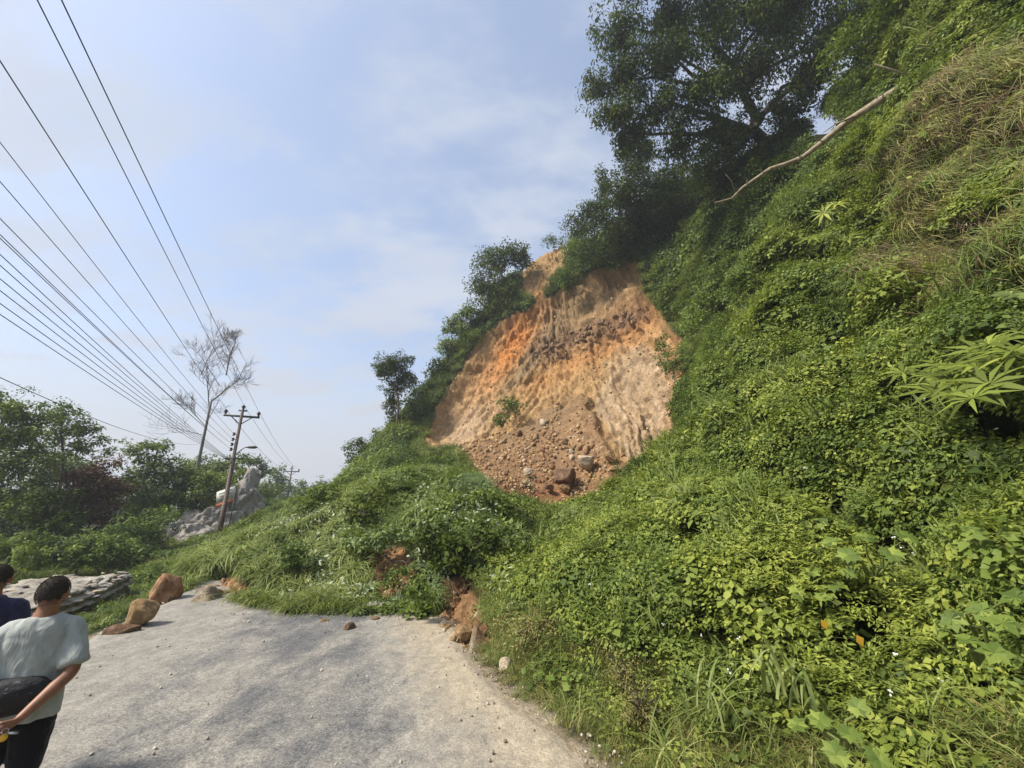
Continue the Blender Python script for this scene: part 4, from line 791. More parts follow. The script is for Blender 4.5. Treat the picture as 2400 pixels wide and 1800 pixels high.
# ------------------------------------------------------------------ single plants that stand out of the bank
def plant(name, label, cat, base, mbs, mat, stem=None, group=None):
    o = thing(name, label, cat, base, group)
    if stem is not None: stem.child('stem', o, M['leaf_pale'])
    for nm, mb in mbs: mb.child(nm, o, M[mat])
    return o
def whorl(mb, c, ax, n, ln, wf, kind=4, tint=.5, rise=.25):
    a = np.arange(n)/n*2*np.pi+rng.random()*6; u = unit(np.cross(ax, [.3, .5, .8])); v = np.cross(ax, u)
    d = np.cos(a)[:, None]*u+np.sin(a)[:, None]*v+ax*rise; l = ln*(.75+.4*rng.random(n)); V, F_, T = leaves(np.repeat(c[None], n, 0), d, np.repeat(ax[None], n, 0)+.15*rvec(n), l, l*wf, kind, .3, np.clip(tint+.25*rng.normal(size=n), 0, 1)); mb.add(V, F_, T)
def whorl_plant(name, label, pts, ln, wf, n, mat, drop=.5, group=None, kind=4, cat='plant'):
    t0 = np.mean([p[2]-proud(p[0], p[1], p[2], 1.25 if p[2] < 7 else 2.0) for p in pts]); P3 = [P(a, b_, t-t0) for a, b_, t in pts]; b = np.mean(P3, axis=0)+np.array([.25, .35, -drop]); st = MB(); lv = MB(); vw = unit(np.array([0, 0, CAMH])-b)
    for p in P3:
        st.tube(wob_path(b, p, 5, .05, .1), np.linspace(.012, .005, 5), 5, False); whorl(lv, p, unit(UP*.7+vw*.6+.3*rvec(1)[0]), n, ln, wf, kind)
    return plant(name, label, cat, b, [('leaf', lv)] if False else [('leaves', lv)], mat, st, group)
pts_ = [(float(2200+190*math.cos(a)*r), float(835+110*math.sin(a)*r), 5.8) for a, r in zip(rng.random(34)*6.28, rng.random(34)**.5)]
pts_ = [(a, b_, (hit(a, b_) or 6)+.15*rng.normal()) for a, b_, _ in pts_]
whorl_plant('star_leaved_plant', 'wide plant with star shaped whorls of long narrow bright leaves on the right bank', pts_, .30, .17, 10, 'leaf_bright', .9)
whorl_plant('star_leaved_plant', 'smaller plant of narrow drooping bright leaves below the hanging dry grass', [(1960, 620, 9), (1990, 560, 9.4), (2040, 640, 8.6), (1940, 700, 9), (2000, 700, 8.6), (1900, 560, 10), (1930, 500, 10), (1880, 640, 10), (1850, 700, 10.5), (1960, 480, 9.6)], .42, .18, 9, 'leaf_bright', .9)
whorl_plant('broad_leaved_plant', 'pale plant with big drooping oval leaves rising above the bank bushes', [(1565, 1200, 8.2), (1590, 1235, 8), (1550, 1255, 7.9), (1600, 1200, 8.2)], .36, .36, 6, 'leaf_bright', .6)
whorl_plant('lobed_leaf_plant', 'plant with large pale lobed leaves at the foot of the bank by the bottom edge', [(1920, 1690, 2.9), (1990, 1720, 2.8), (1870, 1700, 2.9), (1960, 1770, 2.6), (2060, 1780, 2.6), (2010, 1660, 3.0)], .068, .9, 7, 'leaf_mid', .25, kind=6)
whorl_plant('lobed_leaf_plant', 'plant with lobed pale leaves in the middle of the near bank', [(1900, 1340, 4.3), (1950, 1370, 4.2), (1870, 1390, 4.2), (1990, 1340, 4.2), (1930, 1400, 4.0)], .095, .9, 6, 'leaf_mid', .3, kind=6)
whorl_plant('lobed_leaf_plant', 'tall leafy plant with lobed leaves above the middle of the near bank', [(1950, 1270, 4.8), (2030, 1260, 4.7), (2090, 1300, 4.5), (1990, 1300, 4.6), (2130, 1260, 4.6)], .10, .85, 6, 'leaf_mid', .35, kind=6)
whorl_plant('heart_leaved_vine', 'vine with wide heart shaped leaves at the right edge of the frame', [(2300, 1430, 3.2), (2350, 1460, 3.1), (2270, 1500, 3.2), (2380, 1400, 3.1), (2230, 1450, 3.3), (2330, 1530, 3.0)], .07, .8, 6, 'leaf_mid', .3)
whorl_plant('heart_leaved_vine', 'vine with round leaves beside the star leaved plant at the right edge', [(2330, 720, 5.4), (2370, 690, 5.2), (2320, 760, 5.3), (2380, 760, 5.0)], .14, .95, 6, 'leaf_pale', .4)
for k_, (px, py, t, lb) in enumerate([(1925, 1452, 3.9, 'withered yellow leaf on the near bank, the left one of two'), (2007, 1488, 3.8, 'withered yellow leaf on the near bank, the right one of two')]):
    p = P(px, py, proud(px, py, t, 1.15)); V, F_, T = leaves(p[None], np.array([[.4, -.2, -.9]]), np.array([[-.3, -.9, .4]]), np.array([.085]), np.array([.06]), 4, .3, np.array([.6])); b = V.mean(0)
    oo = link('yellow_leaf', mesh_np('yellow_leaf', V-b, F_, M['leaf_yellow'], T), label=lb, category='leaf'); oo.location = b
def grass_clump(label, px, py, t, n, ln, wd, mat='grass', droop=1.1, spread=.45, group=None, name='tall_grass', lift=.35):
    p = P(px, py, proud(px, py, t, (.85 if t < 6 and px > 1400 else .4)+.3*ln)); b = p-UP*ln*lift; bb = b+rng.normal(size=(n, 3))*np.array([.12, .12, .03])*ln*1.3; d = rvec(n)*spread; d[:, 2] = 1
    V, F_, T = blades(bb, d, ln*(.6+.6*rng.random(n)), wd*(.7+.6*rng.random(n)), 7, droop*(.6+.8*rng.random(n))); lo = b
    o = link(name, mesh_np(name, V-lo, F_, M[mat], T), label=label, category='grass', group=group); o.location = lo; return o
grass_clump('clump of wide arching pale grass blades in the near bank by the dry bush', 1830, 1540, 3.9, 26, .75, .026, 'leaf_pale', 1.5, .35)
grass_clump('thin clump of arching pale grass blades left of the widest clump', 1650, 1590, 4.2, 16, .7, .020, 'leaf_pale', 1.5, .35)
grass_clump('small arching grass clump on the upper part of the near bank', 1590, 1440, 5.6, 14, .6, .016, 'leaf_pale', 1.4, .4)
grass_clump('grass clump leaning over the bank where mound and bank meet', 1420, 1330, 7.2, 16, .7, .016, 'leaf_pale', 1.4, .4)
grass_clump('tall green grass at the road edge under the dry bush', 1330, 1650, 3.9, 30, .45, .010, 'grass', 1.1, .4)
grass_clump('tuft of green grass at the bottom edge where verge meets bank', 1560, 1740, 3.2, 40, .45, .011, 'grass', 1.1, .5)
grass_clump('grey green reed stalks standing at the right foot of the debris cone', 1462, 1085, 17.5, 60, 2.0, .04, 'leaf_pale', .8, .5, lift=.5)
grass_clump('tuft of grass at the left foot of the debris cone', 1075, 1095, 19, 80, 1.6, .05, 'grass', 1.2, .7)
grass_clump('flattened grass clump spilling onto the road under the mud patch', 960, 1400, 8.8, 90, .8, .022, 'grass', 1.6, .8)
grass_clump('bright grass clump spilling onto the road left of the mud tongue', 1010, 1385, 8.6, 60, .7, .024, 'grass', 1.5, .7)
grass_clump('leaning grass clump at the left end of the mound by the boulders', 560, 1380, 10.5, 100, 1.1, .028, 'grass', 1.7, .8)
grass_clump('thick grass clump hanging over the road at the front of the mound', 720, 1400, 9.2, 110, 1.0, .026, 'grass', 1.7, .8)
grass_clump('grass clump on the crest of the mound under the debris cone', 1010, 1170, 15.5, 90, 1.5, .04, 'grass', 1.3, .6)
grass_clump('tall soft grass around the foot of the pole', 450, 1300, 19, 160, 1.5, .04, 'grass', 1.0, .6)
grass_clump('leafy bracken like grass at the right of the mud tongue', 1215, 1400, 7.6, 60, .6, .03, 'leaf_pale', 1.5, .8)
# dry bush and reddish twigs at the foot of the bank
tree('dry_bush', 'dry beige seed headed bush beside the road at the foot of the bank', 'bush', P(1480, 1700, 4.0)*np.array([1, 1, 0])+UP*.05, [pxblob(a, b_, hit(a, b_)-.45, c_, d_) for a, b_, c_, d_ in ((1470, 1590, 60, 70), (1500, 1660, 60, 60), (1440, 1530, 45, 45))], .028, .2, 'grass_dry', tr=.012, kind=2, wf=.5, sub_r=.3, ns=34, shell=.2)
tree('dry_bush', 'olive weedy bush between the mud tongue and the dry beige bush', 'bush', P(1250, 1560, 5.6)*np.array([1, 1, 0])+UP*.05, [pxblob(a, b_, hit(a, b_)-.45, c_, d_) for a, b_, c_, d_ in ((1260, 1480, 65, 55), (1210, 1450, 45, 45), (1330, 1450, 60, 60))], .04, .24, 'grass_dry', tr=.014, kind=2, wf=.5, sub_r=.3, ns=34, shell=.2)

# small white flowers over the near bank
s = sample(0, 10, 1, 12, 9000, 2.5, 10); s = sub(s, (s['out'] > 1) & (s['px'] > 1400)); n = min(len(s['t']), 260); p = (s['p']+(s['nor']*.6+UP*.4)*(.35+.5*rng.random(len(s['t'])))[:, None])[:n]
mb = MB()
for q in p:
    d = unit(rvec(5)*.4+UP+np.array([0, -.8, 0])); V, F_, T = leaves(np.repeat(q[None], 5, 0)+rvec(5)*.01, rvec(5), d, .018, .016, 2, .0); mb.add(V, F_, T)
V, F_, T = mb.data(); link('wildflowers', mesh_np('wildflowers', V, F_, M['petal'], T), kind='stuff')

# ------------------------------------------------------------------ stones
import bmesh
def rock_mesh(name, mat, sub=3, cuts=14, rough=.07, squash=(1, .8, .7), seed=0, strata=0.0):
    r = np.random.default_rng(seed); bm = bmesh.new(); bmesh.ops.create_icosphere(bm, subdivisions=sub, radius=1)
    V = np.array([v.co[:] for v in bm.verts]); Fc = np.array([[v.index for v in f.verts] for f in bm.faces]); bm.free()
    for i in range(cuts):
        d = unit(r.normal(size=3)); h = .55+.35*r.random(); k_ = V@d; V = V-np.maximum(k_-h, 0)[:, None]*d*.93
    nn = unit(V); V = V+nn*(rough*fbm(V[:, 0]*2.1+seed, V[:, 1]*2.1, V[:, 2]*2.1, seed, 5, .6))[:, None]
    if strata: V = V+nn*(strata*np.sin(V[:, 2]*11+3*fbm(V[:, 0]*2, V[:, 1]*2, V[:, 2], seed+5)))[:, None]
    V = V*np.array(squash); return mesh_np(name, V, Fc, mat, None, sub > 2)
def put_rock(name, label, me, pos, size, rot=(0, 0, 0), group=None, cat='boulder', sink=.25, mat=None):
    o = link(name, me, label=label, category=cat, group=group); sx = size if isinstance(size, (tuple, list)) else (size,)*3
    o.rotation_euler = rot; o.scale = sx; o.location = [float(pos[0]), float(pos[1]), float(pos[2])]; return o
def on_ground(px, py, w_px, hfrac=.75):
    """where a stone whose middle shows at (px, py) and which is w_px wide sits, and its half width"""
    t = hit(px, py); t = t if t else 20
    g = D(px, py)*0
    r = w_px/2/F*t; p = P(px, py, t-r*.4); return p, r
BIG = [ # label, px, py, width, material, shape, rotation
 ('big orange boulder with a rounded cleft top, rearmost of the three by the grassy ditch', 393, 1383, 84, 'rock_orange', (1, .85, .80), (.2, .3, .5), 3),
 ('upright tan boulder leaning in the middle of the three by the grassy ditch', 330, 1440, 72, 'rock_tan', (.85, .8, 1.12), (.1, .32, 1.1), 8),
 ('flat dark brown slab of rock, nearest of the three by the grassy ditch', 289, 1478, 80, 'rock_brown', (1.0, .7, .42), (.0, -.12, .3), 12),
 ('brown stone lying alone on the road in front of the mound', 818, 1472, 32, 'rock_brown', (1, .8, .7), (.1, .1, .6), 21),
 ('flat orange stone on the grey asphalt left of the mound front', 654, 1458, 20, 'rock_orange', (1, .7, .45), (0, 0, .2), 22),
 ('pale flat stone at the edge of the fallen grass on the road', 762, 1456, 28, 'rock_tan', (1, .7, .4), (0, 0, .7), 23),
 ('reddish flat stone pair partner at the grass edge right of the lone brown stone', 880, 1450, 26, 'rock_orange', (1, .7, .5), (0, .1, 2.7), 24),
 ('dark flat chip of stone on the left part of the road', 454, 1481, 24, 'rock_brown', (1, .6, .25), (0, 0, .4), 25),
 ('pale broken boulder at the foot of the mud tongue, the widest there', 1085, 1487, 66, 'rock_tan', (1, .8, .62), (.1, -.2, .3), 31),
 ('red brown rounded stone at the right foot of the mud tongue', 1134, 1482, 34, 'rock_orange', (1, .9, .9), (.3, .2, .9), 32),
 ('small brown stone at the left foot of the mud tongue', 1050, 1474, 28, 'rock_tan', (1, .8, .7), (.4, .1, .2), 33),
 ('pale stone buried in the weeds right of the mud tongue', 1185, 1560, 40, 'rock_pale', (1, .8, .8), (.4, .1, .7), 34),
 ('round brown stone in the bare patch on the mound', 932, 1382, 30, 'rock_tan', (1, .8, .8), (.2, .2, .5), 35),
 ('orange stone high in the bare patch on the mound', 893, 1358, 30, 'rock_orange', (.8, .7, 1), (.2, .3, .5), 36),
 ('large pale squarish boulder on the debris cone', 1374, 1082, 48, 'rock_pale', (1, .85, .8), (.1, .2, .2), 41),
 ('pale angular boulder on the left part of the debris cone', 1238, 1106, 30, 'rock_pale', (1, .8, .8), (.3, .1, .9), 42),
 ('large brown boulder with a dark shaded right side low on the debris cone', 1322, 1118, 66, 'rock_brown', (1, .8, .72), (.1, -.3, .2), 43),
 ('orange boulder at the top of the stack beside the reed stalks', 1432, 1075, 36, 'rock_orange', (1, .8, .6), (.1, .3, .2), 44),
 ('flat orange boulder in the middle of the stack beside the reed stalks', 1440, 1100, 44, 'rock_tan', (1, .8, .42), (.1, -.2, .2), 45),
 ('lowest and biggest orange boulder of the stack beside the reed stalks', 1436, 1127, 52, 'rock_orange', (1, .8, .72), (.1, .2, 1.2), 46),
 ('tan block just below the large dark sided boulder', 1325, 1143, 32, 'rock_tan', (1, .8, .75), (.2, .3, .6), 47),
 ('smooth tan boulder at the very bottom of the debris cone', 1322, 1195, 38, 'rock_tan', (.9, .8, 1.0), (.1, .1, .2), 48),
 ('dark stone beside a shadowed hollow low on the debris cone', 1287, 1142, 32, 'rock_brown', (1, .8, .6), (.2, .2, .2), 49),
 ('brown boulder at the left foot of the debris cone below the pale angular one', 1235, 1130, 26, 'rock_tan', (1, .8, .8), (.2, .4, .2), 50),
]
for lb, px, py, wd, mt, sq, rt, sd_ in BIG:
    hp = wd*.5*max(sq[2], .35)*.85; tc_ = hit(px, py+hp); r = wd/2/F*tc_; p = P(px, py, tc_+(.0 if py > 1200 else -.3)); me = rock_mesh('boulder', M[mt], 4, 22, .12, sq, sd_, .014)
    put_rock('boulder' if wd > 30 else 'stone', lb.replace(' pair partner', ''), me, p, float(r)*1.08, rt, None, 'boulder' if wd > 30 else 'stone')
# countable stones on the debris, copies of a few shapes
M['rock_red'] = simple('rock_red', (0.13, 0.078, 0.045), (0.25, 0.16, 0.10), 3.2, 0.9, 0.6, 0.03)
kinds_ = [rock_mesh('stone_shape', M[a], 2, 9, .08, (1, .8, .65), 60+i) for i, a in enumerate(['rock_tan', 'rock_orange', 'rock_brown', 'rock_tan', 'rock_pale', 'rock_orange', 'rock_tan', 'rock_brown', 'rock_red', 'rock_red'])]
def px_samples(poly, n):
    xs = [q[0] for q in poly]; ys_ = [q[1] for q in poly]; out = []
    while len(out) < n:
        a, b_ = rng.uniform(min(xs), max(xs)), rng.uniform(min(ys_), max(ys_))
        if in_poly(np.array([a]), np.array([b_]), poly)[0]: out.append((a, b_))
    return out
def strew(poly, n, smin, smax, name, label, group, ks=range(8)):
    for a, b_ in px_samples(poly, n):
        t = hit(a, b_)
        if t is None: continue
        sz = smin+(smax-smin)*rng.random()**2.2; r = sz/2/F*t; p = P(a, b_, t-r*.7); me = kinds_[int(rng.choice(list(ks)))]
        put_rock(name, label, me, p, (r*1.2, r, r), tuple(rng.random(3)*6.28), group, 'stone')
LOWC = [(1110, 1080), (1200, 1010), (1300, 980), (1400, 1030), (1440, 1070), (1450, 1150), (1400, 1190), (1300, 1190), (1180, 1170), (1120, 1130)]
strew(LOWC, 170, 8, 24, 'stone', 'small broken stone strewn over the debris cone', 'loose stones on the debris cone')
strew(TONGUE, 45, 8, 30, 'stone', 'earthy clod or stone in the mud tongue that reaches the road', 'stones in the mud tongue')
strew(PATCH, 22, 8, 22, 'stone', 'stone in the bare patch in the middle of the mound', 'stones in the bare patch of the mound')
strew(PATCH2, 20, 10, 28, 'stone', 'stone at the left end of the mound below the pole', 'stones at the left end of the mound')
BANDP = [(1210, 840), (1300, 790), (1420, 745), (1500, 715), (1500, 750), (1400, 790), (1290, 830)]
strew(BANDP, 90, 6, 20, 'stone', 'dark red brown block sticking out of the broken band across the scar', 'blocks in the dark band of the scar', [2, 8, 9, 8])
# finer rubble as one mass
def rubble(name, pts_r, mats):
    me0 = []; protoV = []
    for i in range(5):
        m_ = rock_mesh('x', None, 1, 5, .05, (1, .8, .65), 80+i); V = np.array([v.co[:] for v in m_.vertices]); Fc = np.array([p.vertices[:] for p in m_.polygons]); protoV.append((V, Fc)); bpy.data.meshes.remove(m_)
    mb = MB()
    for p, r in pts_r:
        V, Fc = protoV[int(rng.integers(5))]; R = np.array(Euler(tuple(rng.random(3)*6.28)).to_matrix()); mb.add((V*r)@R.T+p, Fc, rng.random())
    V, F_, T = mb.data(); return link(name, mesh_np(name, V, F_, mats, T), kind='stuff')
m, N, L = newmat('rubble'); b = N['Principled BSDF']; at = N.new('ShaderNodeAttribute'); at.attribute_name = 'tint'
r = ramp(N, [(0, (0.15, 0.09, 0.05)), (.4, (0.28, 0.17, 0.085)), (.75, (0.38, 0.23, 0.11)), (1, (0.50, 0.39, 0.25))]); L.new(at.outputs['Fac'], r.inputs[0]); L.new(r.outputs[0], b.inputs['Base Color']); b.inputs['Roughness'].default_value = .95; b.inputs['Specular IOR Level'].default_value = .1; M['rubble'] = m
pr = []
cx0, cy0 = rng.uniform(-4, 8, 26000), rng.uniform(15, 31, 26000); cz = zbase(cx0, cy0); _, qx, qy, qt = bare_mask(cx0, cy0, cz)
okk = (poly_dist(qx, qy, CONE) > 0) & (rng.random(26000) < sstep(960, 1100, qy)*.7*np.clip(.55+1.2*fbm(cx0*.7, cy0*.7, 0, 88, 3), .1, 1)+.06)
for a, b_, c_, t in zip(cx0[okk], cy0[okk], cz[okk], qt[okk]): pr.append((np.array([a, b_, c_+.06]), (1.3+5.5*rng.random()**4)/F*t))
for pl, n_ in ((TONGUE, 380), (PATCH, 260), (PATCH2, 260), (PATCH3, 150)):
    for a, b_ in px_samples(pl, n_):
        t = hit(a, b_)
        if t: pr.append((P(a, b_, t-.02), (2.2+5*rng.random()**2)/F*t))
for a, b_ in px_samples([(1000, 880), (1200, 740), (1500, 640), (1590, 800), (1560, 1060), (1400, 930), (1250, 960), (1020, 1050)], 300):
    t = hit(a, b_)
    if t: pr.append((P(a, b_, t-.15), (1.5+3.5*rng.random()**2)/F*t))
rubble('rubble', pr, M['rubble'])
# gravel on the road, thicker along its edges
pr = []
gxr, gyr = rng.uniform(-8, 3, 12000), rng.uniform(2, 10.5, 12000); dd = flat_out(gxr, gyr)
for a, b_, d_ in zip(gxr, gyr, dd):
    if d_ > .25 or rng.random() > .05+.9*math.exp(min(d_, 0)/.35): continue
    pr.append((np.array([a, b_, .005]), .006+.022*rng.random()**4))
m, N, L = newmat('gravel'); b = N['Principled BSDF']; at = N.new('ShaderNodeAttribute'); at.attribute_name = 'tint'
r = ramp(N, [(0, (0.14, 0.11, 0.09)), (.5, (0.32, 0.27, 0.2)), (1, (0.5, 0.45, 0.36))]); L.new(at.outputs['Fac'], r.inputs[0]); L.new(r.outputs[0], b.inputs['Base Color']); b.inputs['Roughness'].default_value = .95; M['gravel'] = m
rubble('gravel', pr, m)

# ------------------------------------------------------------------ stone ledge beside the road
def ledge():
    o = thing('stone_wall', 'low broad wall of pale weathered stone layers left of the road behind the man', 'wall', (-10.5, 10.5, -.3))
    L0 = [(-7.7, 4.2), (-8.3, 6.3), (-9.0, 8.6), (-10.0, 10.9), (-11.3, 13.2)]; n = 34
    s_ = np.linspace(0, 1, n); A = np.array(L0); xs = np.interp(s_*4, range(5), A[:, 0]); yy = np.interp(s_*4, range(5), A[:, 1]); mb = MB(); rows = []
    dirs = unit(np.stack([np.gradient(xs), np.gradient(yy)], -1)); nrm = np.stack([-dirs[:, 1], dirs[:, 0]], -1)
    prof = [(0, -.6), (0.02, .12), (-.02, .2), (.06, .42), (0.16, .5), (.5, .55), (.9, .52), (1.4, .56), (1.9, .5), (2.3, .42), (2.5, .1), (2.6, -.6)]; m2 = 6; pp = np.array(prof); k_ = np.linspace(0, len(prof)-1, len(prof)*m2); px_s = np.interp(k_, range(len(prof)), pp[:, 0]); pz = np.interp(k_, range(len(prof)), pp[:, 1])
    ii = np.repeat(np.arange(n), 6)[:n*6-5]; S = np.linspace(0, n-1, n*7); XX = np.interp(S, range(n), xs)[:, None]+np.interp(S, range(n), nrm[:, 0])[:, None]*px_s; YY = np.interp(S, range(n), yy)[:, None]+np.interp(S, range(n), nrm[:, 1])[:, None]*px_s
    LP_ = fbm(XX*1.6, YY*1.6, 0, 404, 4, .6); ZZ = -.32+.10*np.floor(LP_*3)/3+.05*LP_+pz[None]*(1-.25*sstep(.8, 1, S/(n-1))[:, None]) + .05*fbm(XX*3, YY*3, pz[None]*6, 401, 5, .6)+.10*fbm(XX*.8, YY*.8, 0, 402)
    lay_ = .05*np.sign(np.sin(ZZ*38)); XX = XX-nrm[:, 0].mean()*lay_; YY = YY-nrm[:, 1].mean()*lay_
    idl = np.arange(XX.size).reshape(XX.shape); mb.add(np.stack([XX, YY, ZZ], -1).reshape(-1, 3), np.stack([idl[:-1, :-1], idl[:-1, 1:], idl[1:, 1:], idl[1:, :-1]], -1).reshape(-1, 4)); mb.child('wall_core', o, M['ledge'], False)
    slabs = [rock_mesh('stone', M[a], 2, 12, .16, (1, .7, .2), 120+i) for i, a in enumerate(['ledge', 'rock_grey', 'ledge', 'rock_pale'])]
    for i in range(170):
        s1 = rng.random()*(n-1); w1 = rng.random()*2.2 if i % 3 else 0.02; x = np.interp(s1, range(n), xs)+np.interp(s1, range(n), nrm[:, 0])*w1; y = np.interp(s1, range(n), yy)+np.interp(s1, range(n), nrm[:, 1])*w1
        c = link('stone', slabs[i % 4], o); c.location = np.array([x, y, (.17 if w1 > .1 else -.3+.5*rng.random())])-np.array(o.location); c.scale = (.07+.14*rng.random(),)*3; c.rotation_euler = (rng.normal()*.12, rng.normal()*.12, rng.random()*6)
M['ledge'] = rockmat('ledge', (0.17, 0.155, 0.13), (0.32, 0.295, 0.25), (0.45, 0.42, 0.36), 1.6, .06)
ledge()

# grey rock outcrop behind the pole
def outcrop(name, label, pts, depth, mat, seed):
    """a lumpy rock mass whose front outline is pts (px, py, t)"""
    o = thing(name, label, 'rock', P(*pts[0])*np.array([1, 1, 0])+np.array([0, 0, -.8])); mb = MB(); c = np.mean([P(*p) for p in pts], axis=0)
    ring = np.array([P(*p) for p in pts]); m_ = 90; k_ = np.linspace(0, len(ring), m_, endpoint=False); rr = np.stack([np.interp(k_, range(len(ring)+1), np.append(ring[:, i], ring[0, i])) for i in range(3)], -1)
    view = unit(np.array([c[0], c[1], 0])); rows = []
    for a in np.linspace(-1, 1, 44):
        f = math.sqrt(max(0, 1-abs(a)**2.6)); rows.append(c+(rr-c)*f+view*a*depth)
    V = np.array(rows); q = V.reshape(-1, 3); nn = unit(q-c); q = q+nn*(.55*fbm(q[:, 0]*.5+seed, q[:, 1]*.5, q[:, 2]*.5, seed, 5, .6)+.16*fbm(q[:, 0]*2.5, q[:, 1]*2.5, q[:, 2]*2.5, seed, 3, .6)-.9*np.abs(fbm(q[:, 0]*.9, q[:, 1]*.9, q[:, 2]*.9, seed+7, 4, .6))+.35*_h(np.floor((q[:, 0]+.3*q[:, 2])*1.2), np.floor(q[:, 1]*1.1), np.floor((q[:, 2]-.35*q[:, 0])*1.5), seed))[:, None]
    idl = np.arange(len(q)).reshape(44, m_); i2 = np.roll(idl, -1, 1); mb.add(q, np.stack([idl[:-1], i2[:-1], i2[1:], idl[1:]], -1).reshape(-1, 4)); mb.child('rock_face', o, M[mat], False); return o
M['outcrop'] = rockmat('outcrop', (0.17, 0.155, 0.14), (0.33, 0.31, 0.285), (0.46, 0.44, 0.40), .55, .25)
def crag(name, label, blocks, mat, seed):
    """a rock mass built of overlapping broken blocks (px, py, t, half width px, half height px)"""
    b0 = P(*blocks[0][:3]); o = thing(name, label, 'rock', (b0[0], b0[1], float(zbase(b0[0], b0[1]))))
    for i, (a, b_, t, rx, ry) in enumerate(blocks):
        me = rock_mesh('rock_block', M[mat], 5, 26, .22, (1, .85, 1), seed+i*3, .03); c = link('rock_block', me, o); c.location = P(a, b_, t)-np.array(o.location)
        c.scale = (rx/F*t*1.15, rx/F*t*1.0, ry/F*t*1.15); c.rotation_euler = (.2*rng.normal(), .2*rng.normal(), rng.random()*6)
crag('rock_outcrop', 'tall pale grey rock slab with a narrow top just right of the pole', [(572, 1200, 27, 50, 62), (585, 1135, 27, 26, 48), (560, 1160, 27.3, 30, 46), (600, 1205, 26.6, 26, 56), (540, 1215, 26.8, 34, 44), (590, 1255, 26, 44, 34)], 'outcrop', 500)
crag('rock_outcrop', 'low broken grey rock mass left of the pole foot', [(450, 1260, 23.5, 62, 44), (405, 1250, 23.5, 40, 38), (490, 1225, 24.4, 44, 38), (530, 1240, 24.6, 44, 44), (385, 1290, 22.6, 36, 28), (440, 1290, 22.6, 46, 28), (510, 1280, 23.4, 52, 30), (455, 1215, 24.6, 30, 26)], 'outcrop', 560)

# ------------------------------------------------------------------ poles, lamp and lines
PB = P(503, 1305, 21.0); PB[2] = float(zbase(PB[0], PB[1]))-.2; PT_ = P(576, 938, 21.0); PTOP = np.array([PB[0], PB[1], PT_[2]])
XD = unit(np.array([.9, .42, 0])); FW = np.array([-XD[1], XD[0], 0])
def cyl(mb, a, b_, r, k=10): mb.tube(np.array([a, b_]), r, k)
def insulator(parent, p, s=1.0, name='insulator'):
    mb = MB(); a = np.array([.04, .06, .045, .10, .05, .12, .06, .03])*s; z = np.array([0, .04, .08, .11, .15, .18, .24, .28])*s; mb.tube(p+np.stack([z*0, z*0, z], -1), a, 10); mb.child(name, parent, M['porcelain'], True)
def power_pole(label, base, top, scale=1.0, spools=True):
    o = thing('utility_pole', label, 'pole', base); H_ = top[2]-base[2]
    mb = MB(); hs = np.array([0, .33, .331, .66, .661, 1.0]); rs = np.array([.13, .13, .105, .105, .08, .075])*scale; mb.tube(base+UP*H_*hs[:, None], rs, 14); mb.child('shaft', o, M['pole'], True)
    mb = MB(); c = top-UP*.35*scale; mb.box(c+FW*.1*scale, (1.75*scale, .09*scale, .11*scale), np.stack([XD, FW, UP], 1)); mb.child('crossarm', o, M['metal_dark'])
    mb = MB(); mb.box(top-UP*.02+FW*.1*scale, (.42*scale, .07*scale, .08*scale), np.stack([XD, FW, UP], 1)); mb.child('top_bracket', o, M['metal_dark'])
    for sg in (-1, 1):
        mb = MB(); mb.tube(np.array([c+XD*sg*.55*scale+FW*.1, c-UP*.5*scale]), .028*scale, 6); mb.child('brace', o, M['metal_dark'])
        insulator(o, c+XD*sg*.8*scale+UP*.06+FW*.1*scale, scale)
    insulator(o, top+UP*.03+FW*.1*scale, scale)
    ends = [c-XD*.8*scale+UP*.32+FW*.1*scale, top+UP*.3+FW*.1*scale, c+XD*.8*scale+UP*.32+FW*.1*scale]
    return o, ends
pole, ENDS = power_pole('rusty tubular power pole with a crossarm, standing by the foot of the mound', PB, PTOP)
SPOOL = []
for px, py in ((549, 1004), (546, 1018), (543, 1031), (540, 1044), (536, 1068)):
    q = P(px, py, 21); z = q[2]; p = np.array([PB[0], PB[1], z])-XD*(.2 if py < 1060 else .22); mb = MB()
    mb.tube(p+np.array([[0, 0, -.09], [0, 0, -.05], [0, 0, -.02], [0, 0, .02], [0, 0, .05], [0, 0, .09]]), [.05, .075, .04, .04, .075, .05], 10); mb.child('spool_insulator', pole, M['porcelain'], True); SPOOL.append(p)
    mb = MB(); mb.box(p+XD*.09, (.2, .04, .04), np.stack([XD, FW, UP], 1)); mb.child('bracket', pole, M['metal_dark'])
z = P(541, 1068, 21)[2]; mb = MB(); mb.box(np.array([PB[0], PB[1], z])+XD*.05-FW*.12, (.9, .06, .07), np.stack([XD, FW, UP], 1)); mb.child('lower_bracket', pole, M['metal_dark'])
lampo = thing('street_lamp', 'small street lamp on a curved arm fixed to the right of the power pole', 'street lamp', (PB[0], PB[1], P(560, 1050, 21)[2]))
zl = P(545, 1058, 21)[2]; a0 = np.array([PB[0], PB[1], zl])+XD*.1; mb = MB(); tip = a0+XD*.45+UP*.42-FW*.25; mb.tube(np.array([a0, a0+XD*.15+UP*.25, a0+XD*.35+UP*.4-FW*.15, tip]), .022, 8); mb.child('arm', lampo, M['metal_dark'], True)
mb = MB(); mb.tube(np.array([tip, tip+XD*.12-FW*.05, tip+XD*.4-FW*.15, tip+XD*.55-FW*.2]), [.03, .07, .085, .03], 10); mb.child('lamp_head', lampo, M['metal_dark'], True)
FB = P(676, 1190, 62); FB[2] = float(zbase(FB[0], FB[1]))-.3; ft = P(684, 1098, 62)
